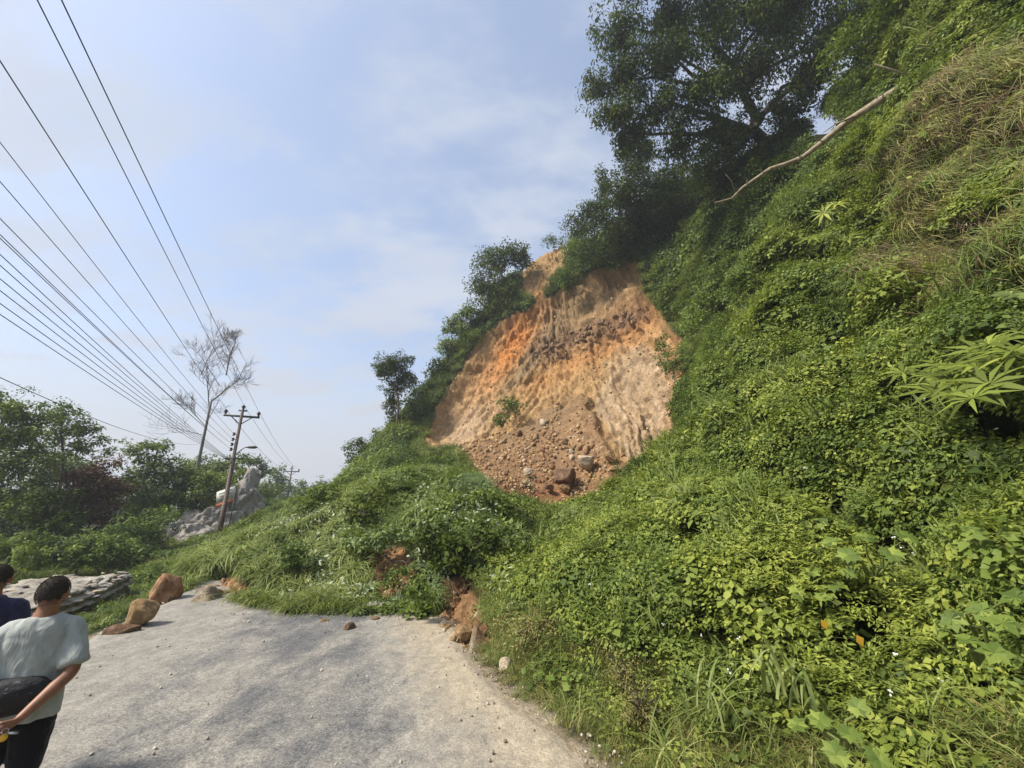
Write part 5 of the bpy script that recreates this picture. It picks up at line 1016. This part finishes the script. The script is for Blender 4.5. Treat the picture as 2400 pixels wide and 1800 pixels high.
FB = np.array([ft[0], ft[1], float(zbase(ft[0], ft[1]))-.2]); pole2, ENDS2 = power_pole('distant power pole seen small through the trees beyond the rise', FB, ft, 1.25)

def wire(label, a, b_, sag=.25, r=.011, ext=0.0, group=None, n=26):
    a, b_ = np.asarray(a, float), np.asarray(b_, float)
    a = a+(a-b_)*ext; s_ = np.linspace(0, 1, n)[:, None]; p = a+(b_-a)*s_; p[:, 2] -= 4*sag*(s_*(1-s_))[:, 0]
    V, F_ = tube(p, r, 6); c = V.mean(0); o = link('power_line', mesh_np('power_line', V-c, F_, M['wire'], None, True), label=label, category='power line', group=group); o.location = c; return o
GW = 'power lines running from the pole over the camera'
for (px, py, e, lb) in ((0, 114, 0, 'upper power line to the left insulator of the crossarm'), (103, 0, 1, 'upper power line to the insulator on top of the pole'), (160, 0, 2, 'upper power line to the right insulator of the crossarm')):
    t = (ENDS[e][2]+.1-CAMH)/D(px, py)[2]; wire(lb, P(px, py, t), ENDS[e], .12, .008, .6, GW)
low = [(277, 0, .3), (374, 1, .28), (467, 2, .25), (510, 3, .22), (522, 3, .2), (560, 4, .2), (586, 4, .2), (618, 4, .2), (646, 4, .2), (680, 4, .18), (706, 4, .18)]
nm_ = ['top', 'second', 'third', 'fourth', 'fifth', 'sixth', 'seventh', 'eighth', 'ninth', 'tenth', 'lowest']
for i, (py, e, sg) in enumerate(low):
    tgt = SPOOL[e]+UP*(.0 if e < 4 else .05*(5-i)*.4)+XD*0; t = 6.2
    wire('%s of the eleven low lines fanning left from the side of the pole' % nm_[i], P(-4, py, t), tgt, sg, .0065, .5, GW)
e_ = P(462, 1042, 32.6); wire('slack cable sagging alone below the fan of lines into the bare tree', P(-4, 820, 9), e_, .75, .009, .3, GW)
for e, w_ in enumerate(('left', 'middle', 'right')): wire('distant power line from the %s insulator on to the far pole' % w_, ENDS[e], ENDS2[e], .5, .010, 0, 'power lines on to the far pole')

# ------------------------------------------------------------------ small sign board
sg = thing('sign_board', 'small tilted white sign board with an orange band on thin legs behind the pole', 'sign', ground_at(532, 24.5)); tS = 24.5
q = [P(509, 1153, tS), P(552, 1138, tS), P(549, 1168, tS), P(507, 1182, tS)]; q2 = [q[3], q[2], P(546, 1176, tS), P(505, 1191, tS)]
def slab(corners, th):
    c = np.array(corners); nrm_ = unit(np.cross(c[1]-c[0], c[3]-c[0])); V = np.vstack([c, c+nrm_*th]); return V, np.array([[3, 2, 1, 0], [4, 5, 6, 7], [0, 1, 5, 4], [1, 2, 6, 5], [2, 3, 7, 6], [3, 0, 4, 7]])
m, N, L = newmat('sign_white'); b = N['Principled BSDF']; b.inputs['Base Color'].default_value = (.62, .62, .58, 1); b.inputs['Roughness'].default_value = .6; M['sign_white'] = m
m, N, L = newmat('sign_orange'); b = N['Principled BSDF']; b.inputs['Base Color'].default_value = (.55, .16, .07, 1); M['sign_orange'] = m
m, N, L = newmat('sign_ink'); b = N['Principled BSDF']; b.inputs['Base Color'].default_value = (.12, .13, .12, 1); M['sign_ink'] = m
mb = MB(); mb.add(*slab(q, -.04)); mb.child('board', sg, M['sign_white']); mb = MB(); mb.add(*slab(q2, -.04)); mb.child('orange_band', sg, M['sign_orange'])
ex, ey = unit(q[1]-q[0]), unit(q[3]-q[0]); nrm_ = unit(np.cross(ex, ey)); nrm_ = nrm_*np.sign(-nrm_[1]); mb = MB()
for u0, v0, lw in ((.15, .25, .35), (.58, .2, .25), (.2, .48, .6), (.15, .7, .25), (.5, .72, .35)):
    c = q[0]+(q[1]-q[0])*(u0+lw/2)+(q[3]-q[0])*v0; mb.box(c+nrm_*.05, (lw*np.linalg.norm(q[1]-q[0]), .06, .004), np.stack([ex, ey, nrm_], 1))
mb.child('marks', sg, M['sign_ink'])
for a in (0, 1):
    top_ = q[3] if a == 0 else q[2]; mb = MB(); mb.tube(np.array([top_+UP*.6, np.array([top_[0], top_[1], float(zbase(top_[0], top_[1]))-.2])]), .035, 8); mb.child('leg', sg, M['metal_dark'])

# ------------------------------------------------------------------ torn branches and stems on the mound
FB_ = [('bare grey branch lying across the left part of the mound', (620, 1330), (760, 1290), .022), ('thin pale stem leaning out of the grass above the road', (520, 1350), (600, 1270), .014), ('broken brown branch beside the bare patch on the mound', (820, 1330), (900, 1240), .022),
 ('pale peeled branch lying on the middle of the mound', (880, 1235), (990, 1210), .02), ('dark stem standing at the top of the mud tongue', (1060, 1395), (1052, 1350), .02), ('twig sticking out at the crest of the mound under the debris cone', (1120, 1200), (1175, 1130), .018),
 ('broken stem at the left shoulder of the mound', (700, 1260), (740, 1190), .02), ('brown root hanging at the upper edge of the mud patch', (900, 1300), (960, 1330), .02)]
for lb, a_, b_, r_ in FB_:
    pa, pb = P(a_[0], a_[1], hit(*a_)-.35), P(b_[0], b_[1], (hit(*b_) or 14)-.75); o = thing('fallen_branch', lb, 'branch', pa); mb = MB(); path = wob_path(pa, pb, 9, .04); mb.tube(path, np.linspace(r_, r_*.35, 9), 6); mb.child('stem', o, M['bark_pale' if 'pale' in lb else 'bark'], True)
    for i in (3, 5, 6):
        m2 = MB(); m2.tube(wob_path(path[i], path[i]+rvec(1)[0]*np.linalg.norm(pb-pa)*.3+UP*.1, 5, .06), np.linspace(r_*.5, r_*.12, 5), 5, False); m2.child('side_twig', o, M['bark_pale' if 'pale' in lb else 'bark'])
o = bpy.data.objects['dead_branch']
for (a_, b_, t_0) in (((1985, 285), (1935, 262), 12.5), ((1880, 372), (1845, 350), 13.1), ((1805, 396), (1765, 400), 13.4), ((1930, 332), (1900, 300), 12.9), ((2080, 226), (2035, 232), 12.1), ((1750, 436), (1748, 415), 13.8), ((2130, 195), (2120, 150), 11.8)):
    m2 = MB(); m2.tube(wob_path(P(*a_, t_0), P(*b_, t_0-.3), 7, .08), np.linspace(.022, .005, 7), 5, False); m2.child('side_twig', o, M['bark_pale'])
# pale upturned leaves scattered over the mound
s = sample(-12, 1, 7.5, 18, 30000, 6, 18); s = sub(s, (s['out'] > .2) & (s['px'] < 1240) & (s['px'] > 620)); n = len(s['t']); k3 = fbm(s['px']*.012, s['py']*.012, 0, 501, 3) > .12; s = sub(s, k3); n = min(len(s['t']), 1500)
p = (s['p']+s['nor']*(.25+.5*rng.random(len(s['t'])))[:, None])[:n]; l = .07+.09*rng.random(n); M['leaf_upturned'] = leafmat('leaf_upturned', (.20, .26, .13), (.36, .42, .26), (.52, .56, .42), trans=.2)
V, F_, T = leaves(p, rvec(n), unit(rvec(n)*.6+UP*.6+np.array([0, -.6, 0])), l, l*.4, 4); link('upturned_leaves', mesh_np('upturned_leaves', V, F_, M['leaf_upturned'], T), kind='stuff')

# ------------------------------------------------------------------ people
def cloth_mat(name, base, dark, scale=60):
    m, N, L = newmat(name); b = N['Principled BSDF']; tc = N.new('ShaderNodeTexCoord'); n = noise_node(N, L, tc.outputs['Object'], 7, 5, .6)
    r = ramp(N, [(.3, dark), (.7, base)]); L.new(n, r.inputs[0]); L.new(r.outputs[0], b.inputs['Base Color']); b.inputs['Roughness'].default_value = .9; b.inputs['Sheen Weight'].default_value = .15; b.inputs['Specular IOR Level'].default_value = .15
    mpn = N.new('ShaderNodeMapping'); L.new(tc.outputs['Object'], mpn.inputs[0]); mpn.inputs['Scale'].default_value = (1.5, 1, .55); mpn.inputs['Rotation'].default_value = (0, .5, 0)
    n2 = noise_node(N, L, mpn.outputs[0], 9, 5, .55, .8); bump(N, L, n2, .7, .03, b); return m, N, L, b, r, tc
m, N, L, b, r, tc = cloth_mat('grey_shirt', (.40, .425, .40), (.31, .335, .32))
sep = N.new('ShaderNodeSeparateXYZ'); L.new(tc.outputs['Object'], sep.inputs[0])
ea = mth(N, L, 'POWER', mth(N, L, 'ABSOLUTE', mth(N, L, 'DIVIDE', mth(N, L, 'ADD', sep.outputs['X'], .01), .225)), 2.2)
wv = mth(N, L, 'MULTIPLY', mth(N, L, 'SUBTRACT', noise_node(N, L, tc.outputs['Object'], 5, 2), .5), .35)
eb = mth(N, L, 'POWER', mth(N, L, 'ABSOLUTE', mth(N, L, 'DIVIDE', mth(N, L, 'SUBTRACT', sep.outputs['Z'], .93), .125)), 2.0)
ins = mth(N, L, 'LESS_THAN', mth(N, L, 'ADD', mth(N, L, 'ADD', ea, eb), wv), 1.0); ins = mth(N, L, 'MULTIPLY', ins, mth(N, L, 'LESS_THAN', sep.outputs['Y'], .02))
mpn = N.new('ShaderNodeMapping'); L.new(tc.outputs['Object'], mpn.inputs[0]); mpn.inputs['Scale'].default_value = (5, 5, 30); mpn.inputs['Rotation'].default_value = (0, .5, 0)
sp = mth(N, L, 'GREATER_THAN', noise_node(N, L, mpn.outputs[0], 3.2, 3, .6), .655)
L.new(r.outputs[0], b.inputs['Base Color']); M['grey_shirt'] = m
M['navy_shirt'] = cloth_mat('navy_shirt', (.035, .035, .085), (.022, .022, .05))[0]
M['black_trousers'] = cloth_mat('black_trousers', (.010, .010, .012), (.006, .006, .007))[0]
M['shoe'] = simple('shoe', (.02, .02, .02), (.05, .045, .04), 20, .6)
M['hair'] = simple('hair', (.022, .018, .014), (.085, .07, .055), 90, .75, .8, .004)
m, N, L = newmat('skin'); b = N['Principled BSDF']; tc = N.new('ShaderNodeTexCoord'); n = noise_node(N, L, tc.outputs['Object'], 14, 5, .6)
r = ramp(N, [(.3, (.20, .085, .045)), (.7, (.32, .15, .085))]); L.new(n, r.inputs[0]); L.new(r.outputs[0], b.inputs['Base Color']); b.inputs['Roughness'].default_value = .5; b.inputs['Subsurface Weight'].default_value = .08; b.inputs['Subsurface Scale'].default_value = .02
n2 = noise_node(N, L, tc.outputs['Object'], 90, 3, .6); bump(N, L, n2, .25, .002, b); M['skin'] = m
m, N, L = newmat('eye'); N['Principled BSDF'].inputs['Base Color'].default_value = (.05, .03, .02, 1); N['Principled BSDF'].inputs['Roughness'].default_value = .1; M['eye'] = m
def eloft(mb, secs, k=22):
    """stacked level ellipses (x, y, z, rx, ry)"""
    secs = np.array(secs, float); t0 = np.arange(len(secs)); tt = np.linspace(0, len(secs)-1, (len(secs)-1)*4+1); S = np.stack([np.interp(tt, t0, secs[:, i]) for i in range(5)], -1)
    for it in range(2): S[1:-1] = (S[:-2]+2*S[1:-1]+S[2:])/4
    a = np.arange(k)/k*2*np.pi; V = np.stack([S[:, 0:1]+S[:, 3:4]*np.cos(a), S[:, 1:2]+S[:, 4:5]*np.sin(a), np.repeat(S[:, 2:3], k, 1)], -1).reshape(-1, 3); n = len(S)
    V = np.vstack([V, [S[0, 0], S[0, 1], S[0, 2]], [S[-1, 0], S[-1, 1], S[-1, 2]]]); i = np.arange(n-1)[:, None]*k; j = np.arange(k)[None]; j2 = (j+1) % k
    mb.add(V, [np.stack([i+j, i+j2, i+k+j2, i+k+j], -1).reshape(-1, 4), np.array([[n*k, (q+1) % k, q] for q in range(k)]+[[n*k+1, (n-1)*k+q, (n-1)*k+(q+1) % k] for q in range(k)])])
def limb(mb, pts, rad, k=14):
    pts = np.array(pts, float); t0 = np.arange(len(pts)); tt = np.linspace(0, len(pts)-1, (len(pts)-1)*5+1); p = np.stack([np.interp(tt, t0, pts[:, i]) for i in range(3)], -1); r_ = np.interp(tt, t0, rad)
    for it in range(3): p[1:-1] = (p[:-2]+2*p[1:-1]+p[2:])/4
    mb.tube(p, r_, k)
def ball(mb, c, r, k=14):
    th = np.linspace(.08, math.pi-.08, 12); mb_s = [(c[0], c[1], c[2]-r[2]*math.cos(t), r[0]*math.sin(t), r[1]*math.sin(t)) for t in th]; eloft(mb, mb_s, k)
def fuse(name, mb, vox, mat, parent, smooth_it=4, disp=None, cut=None):
    V, F_, T = mb.data(); me = mesh_np(name, V, F_); o = bpy.data.objects.new('tmp', me); COL.objects.link(o)
    md = o.modifiers.new('r', 'REMESH'); md.mode = 'VOXEL'; md.voxel_size = vox; md.use_smooth_shade = True; ms = o.modifiers.new('s', 'SMOOTH'); ms.iterations = smooth_it; ms.factor = .5
    dg = bpy.context.evaluated_depsgraph_get(); out = bpy.data.meshes.new_from_object(o.evaluated_get(dg)); bpy.data.objects.remove(o)
    n = len(out.vertices); co = np.empty(n*3, np.float32); out.vertices.foreach_get('co', co); co = co.reshape(-1, 3); nr = np.empty(n*3, np.float32); out.vertices.foreach_get('normal', nr); nr = nr.reshape(-1, 3)
    if disp is not None: co = co+nr*disp(co)[:, None].astype(np.float32); out.vertices.foreach_set('co', co.astype(np.float32).ravel())
    if cut is not None:
        b_ = bmesh.new(); b_.from_mesh(out); b_.verts.ensure_lookup_table(); kl = cut(co); bmesh.ops.delete(b_, geom=[v for v in b_.verts if kl[v.index]], context='VERTS'); b_.to_mesh(out); b_.free()
    out.name = name; out.materials.clear(); out.materials.append(mat); out.update(); return link(name, out, parent)
def person(label, pos, face_deg, shirt, arms, seed=0, yaw=0.0):
    o = thing('person', label, 'person', pos); o.rotation_euler = (0, 0, math.radians(face_deg))
    B = MB()
    eloft(B, [(0, 0, .78, .155, .11), (0, 0, .88, .155, .11), (0, 0, .98, .145, .10), (0, 0, 1.12, .165, .112), (0, 0, 1.23, .175, .108), (0, -.005, 1.30, .14, .09), (0, -.005, 1.345, .075, .065), (0, 0, 1.40, .054, .056), (0, .01, 1.45, .052, .058)])
    c, s_ = math.cos(yaw), math.sin(yaw)
    def hd(x, y, z): return (x*c-y*s_, x*s_+y*c+.015, z)
    ball(B, hd(0, 0, 1.505), (.074, .090, .098)); ball(B, hd(0, .035, 1.445), (.052, .055, .055)); ball(B, hd(0, .092, 1.475), (.011, .018, .02), 8)
    for sx in (-1, 1):
        e0 = hd(sx*.077, -.005, 1.485); limb(B, [(e0[0], e0[1], e0[2]-.028), (e0[0]+sx*.012*c, e0[1]+sx*.012*s_, e0[2]), (e0[0]+sx*.008, e0[1], e0[2]+.028)], [.007, .011, .008], 8)
    for sx, A in zip((-1, 1), arms):
        sh, el, wr = [np.array(a, float) for a in A[:3]]; hdr = unit(np.array(A[3], float)); limb(B, [sh-np.array([sx*.05, 0, 0]), sh, sh+(el-sh)*.5, el, el+(wr-el)*.35, wr], [.05, .056, .046, .039, .040, .026])
        pn = unit(np.array(A[4], float)); sd_ = unit(np.cross(hdr, pn)); pc = wr+hdr*.045
        for w_ in (-.026, -.009, .009, .026): limb(B, [wr+sd_*w_*.6, pc+sd_*w_, wr+hdr*.085+sd_*w_*1.05], [.014, .013, .0105], 8)
        for w_, l_ in zip((-.029, -.010, .010, .029), (.055, .07, .075, .065)):
            k0 = wr+hdr*.085+sd_*w_*1.1; k1 = k0+unit(hdr+pn*.35)*l_*.5; k2 = k1+unit(hdr*.6+pn*.9)*l_*.5; limb(B, [k0-hdr*.01, k0, k1, k2], [.0105, .010, .009, .0075], 8)
        th0 = wr+hdr*.02+sd_*(.028)*A[5]; limb(B, [wr+hdr*.01, th0, th0+unit(hdr*.7+sd_*A[5]*.6+pn*.3)*.04, th0+unit(hdr+sd_*A[5]*.35+pn*.6)*.068], [.014, .013, .0105, .008], 8)
    for sx in (-1, 1):
        limb(B, [(sx*.075, 0, .84), (sx*.085, .0, .70), (sx*.09, .01, .46), (sx*.095, -.01, .28), (sx*.10, -.015, .08)], [.095, .085, .055, .052, .036]); limb(B, [(sx*.10, -.03, .05), (sx*.105, .05, .04), (sx*.12, .14, .028)], [.036, .034, .022], 10)
    fuse('body', B, .0065, M['skin'], o, 3)
    Hm = MB(); ball(Hm, hd(0, -.004, 1.509), (.0765, .0925, .099), 20); ball(Hm, hd(0, -.045, 1.475), (.055, .049, .05), 14)
    def hcut(co):
        x = co[:, 0]*c+(co[:, 1]-.015)*s_; y = -co[:, 0]*s_+(co[:, 1]-.015)*c; z = co[:, 2]; return (z < 1.465+.006*np.sin(x*160)+.004*np.sin(x*410)) | ((y > .02) & (z < 1.50+(y-.02)*.9)) | ((np.abs(x) > .064) & (z < 1.500) & (y > -.035)) 
    fuse('hair', Hm, .005, M['hair'], o, 2, lambda co: .0025*fbm(co[:, 0]*120, co[:, 1]*120, co[:, 2]*60, 3), hcut)
    hs = rvec(9000); pt = np.stack([hs[:, 0]*.0768, hs[:, 1]*.0928-.004, hs[:, 2]*.0993+1.509], -1); k1 = ~((pt[:, 2] < 1.43+.045*rng.random(9000)) | ((pt[:, 1] > .03) & (pt[:, 2] < 1.49+(pt[:, 1]-.02)*.9)) | ((np.abs(pt[:, 0]) > .064) & (pt[:, 2] < 1.50) & (pt[:, 1] > -.035))); pt = pt[k1]; hn = unit(hs[k1]+.45*rvec(k1.sum())-UP*.2)
    pt = np.stack([pt[:, 0]*c-pt[:, 1]*s_, pt[:, 0]*s_+pt[:, 1]*c+.015, pt[:, 2]], -1); V, F_, T = leaves(pt, hn, rvec(len(pt)), .008, .0022, 2, .1); link('hair', mesh_np('hair', V, F_, M['hair'], T), o, kind='stuff')
    for sx in (-1, 1): eb = MB(); ball(eb, hd(sx*.028, .080, 1.50), (.010, .008, .008), 8); V, F_, T = eb.data(); link('eye', mesh_np('eye', V, F_, M['eye'], None, True), o)
    mo = MB(); limb(mo, [hd(-.02, .085, 1.447), hd(0, .092, 1.446), hd(.02, .085, 1.447)], [.003, .005, .003], 8); V, F_, T = mo.data(); link('mouth', mesh_np('mouth', V, F_, M['rock_orange'], None, True), o)
    S = MB(); eloft(S, [(0, 0, .775, .195, .15), (0, 0, .80, .192, .148), (0, 0, .92, .182, .14), (0, 0, 1.02, .178, .135), (0, 0, 1.14, .187, .135), (0, 0, 1.24, .18, .128), (0, -.005, 1.305, .15, .108), (0, -.008, 1.345, .098, .082), (0, -.006, 1.362, .074, .072)], 30)
    for sx, A in zip((-1, 1), arms):
        sh, el = np.array(A[0], float), np.array(A[1], float); limb(S, [sh-np.array([sx*.08, 0, -.005]), sh+np.array([-sx*.01, 0, .01]), sh+(el-sh)*.45, sh+(el-sh)*.86], [.070, .064, .066, .074])
    def wr_(co):
        f = .015*fbm(co[:, 0]*9+co[:, 2]*7, co[:, 1]*9, co[:, 2]*4-co[:, 0]*5, seed, 3)*1.6; return f+.006*np.abs(fbm(co[:, 0]*16+co[:, 2]*14, co[:, 1]*14, co[:, 2]*6, seed+3, 2))
    fuse('shirt', S, .009, M[shirt], o, 4, wr_)
    Tn = MB(); eloft(Tn, [(0, 0, .74, .17, .125), (0, 0, .84, .172, .128), (0, 0, .97, .156, .115)])
    for sx in (-1, 1): limb(Tn, [(sx*.075, 0, .86), (sx*.088, 0, .70), (sx*.094, .01, .46), (sx*.098, -.01, .25), (sx*.10, -.012, .07)], [.105, .105, .078, .07, .064])
    fuse('trousers', Tn, .011, M['black_trousers'], o, 3, lambda co: .008*fbm(co[:, 0]*8, co[:, 1]*8, co[:, 2]*16, seed+9, 3))
    for sx in (-1, 1): sh_ = MB(); limb(sh_, [(sx*.10, -.055, .045), (sx*.105, .03, .045), (sx*.12, .15, .035)], [.045, .046, .036], 12); V, F_, T = sh_.data(); V[:, 2] = np.maximum(V[:, 2], .003); link('shoe', mesh_np('shoe', V, F_, M['shoe'], None, True), o)
    return o
mp_ = P(120, 1400, 2.8); FD = 33
man = person('man seen from behind in pale grey shirt and black trousers, hands clasped behind him', (mp_[0], mp_[1], 0.0), FD, 'grey_shirt',
    [((-.165, 0, 1.275), (-.235, -.10, 1.02), (-.10, -.235, .825), (.75, -.12, -.5), (.1, .35, .9), 1), ((.165, 0, 1.275), (.232, -.10, 1.03), (.07, -.25, .845), (-.8, -.1, -.55), (-.1, .5, .8), -1)], 3, -.25)
p2_ = P(-10, 1362, 3.35)
person('dark haired person in a navy shirt, half cut off by the left edge', (p2_[0], p2_[1], 0.0), 28, 'navy_shirt',
    [((-.185, 0, 1.27), (-.25, .0, 1.0), (-.26, .06, .77), (0, .2, -1), (1, 0, .2), 1), ((.185, 0, 1.27), (.25, .02, 1.0), (.23, .12, .78), (0, .3, -1), (-1, .1, .1), -1)], 11, .1)
bag = thing('waist_bag', 'black waist bag with pale streaks worn across the back of the man', 'bag', (mp_[0], mp_[1], .93)); bag.rotation_euler = (0, 0, math.radians(FD))
m, N, L = newmat('bag_cloth'); b = N['Principled BSDF']; tc = N.new('ShaderNodeTexCoord'); mpn = N.new('ShaderNodeMapping'); L.new(tc.outputs['Object'], mpn.inputs[0]); mpn.inputs['Scale'].default_value = (6, 6, 26); mpn.inputs['Rotation'].default_value = (0, .45, 0)
sp = mth(N, L, 'GREATER_THAN', noise_node(N, L, mpn.outputs[0], 4, 3, .6), .66); L.new(mixc(N, L, mth(N, L, 'MULTIPLY', sp, .5), (.010, .010, .012), (.3, .31, .33)), b.inputs['Base Color']); b.inputs['Roughness'].default_value = .7; bump(N, L, noise_node(N, L, tc.outputs['Object'], 14, 4, .6), .6, .02, b); M['bag_cloth'] = m
BG = MB(); th = np.linspace(.05, math.pi-.05, 14); eloft(BG, [(-.035, -.125-.012*math.sin(t), -.105*math.cos(t)+.012, .205*math.sin(t)**.75, .068*math.sin(t)**.6) for t in th], 30); fuse('pouch', BG, .008, M['bag_cloth'], bag, 3, lambda co: .006*fbm(co[:, 0]*12, co[:, 1]*12, co[:, 2]*18, 5, 3))
a = np.linspace(0, 2*np.pi, 41); pth = np.stack([.196*np.cos(a), .150*np.sin(a), .02+.012*np.sin(a)], -1); BG = MB()
for dz in (-.018, -.006, .006, .018): BG.tube(pth+np.array([0, 0, dz]), .0075, 6, False)
V, F_, T = BG.data(); link('strap', mesh_np('strap', V, F_, M['bag_cloth'], None, True), bag)
# bunch of keys with a yellow round tag in the man's hand
RZ_ = np.array(Matrix.Rotation(math.radians(FD), 3, 'Z')); o_m = np.array([mp_[0], mp_[1], 0.0])
kp = o_m+RZ_@np.array([.035, -.29, .775]); key = thing('keychain', 'small keychain with a yellow round tag hanging from the hand of the man', 'keychain', kp)
m, N, L = newmat('tag_yellow'); N['Principled BSDF'].inputs['Base Color'].default_value = (.75, .42, .02, 1); N['Principled BSDF'].inputs['Roughness'].default_value = .35; M['tag_yellow'] = m
m, N, L = newmat('steel'); N['Principled BSDF'].inputs['Base Color'].default_value = (.6, .6, .62, 1); N['Principled BSDF'].inputs['Metallic'].default_value = 1; N['Principled BSDF'].inputs['Roughness'].default_value = .3; M['steel'] = m
vw = unit(np.array([0, 0, CAMH])-kp); mb = MB(); mb.tube(np.array([kp-vw*.003, kp+vw*.003]), .019, 18); mb.child('tag', key, M['tag_yellow'])
mb = MB(); a = np.linspace(0, 2*np.pi, 17); u_ = unit(np.cross(vw, UP)); v_ = np.cross(u_, vw); mb.tube(kp+np.array([0, 0, .032])+.014*(np.cos(a)[:, None]*u_+np.sin(a)[:, None]*v_), .0016, 6); mb.child('ring', key, M['steel'])
mb = MB(); mb.box(kp-u_*.035+UP*.012, (.045, .006, .012), np.stack([unit(u_+.3*UP), vw, UP], 1)); mb.child('key', key, M['steel'])

# ------------------------------------------------------------------ haze
m = bpy.data.materials.new('haze'); m.use_nodes = True; m.node_tree.nodes.clear()
pv = m.node_tree.nodes.new('ShaderNodeVolumePrincipled'); ou = m.node_tree.nodes.new('ShaderNodeOutputMaterial'); m.node_tree.links.new(pv.outputs[0], ou.inputs['Volume'])
pv.inputs['Color'].default_value = (.82, .88, .96, 1); pv.inputs['Density'].default_value = 0.0013; pv.inputs['Anisotropy'].default_value = 0.2
x0, x1, y0, y1, z0, z1 = -3600, 3600, -3600, 3600, -6, 52
V = np.array([[x, y, z] for x in (x0, x1) for y in (y0, y1) for z in (z0, z1)], float); link('haze', mesh_np('haze', V, np.array([[0, 1, 3, 2], [4, 6, 7, 5], [0, 4, 5, 1], [2, 3, 7, 6], [0, 2, 6, 4], [1, 5, 7, 3]]), m), kind='stuff')
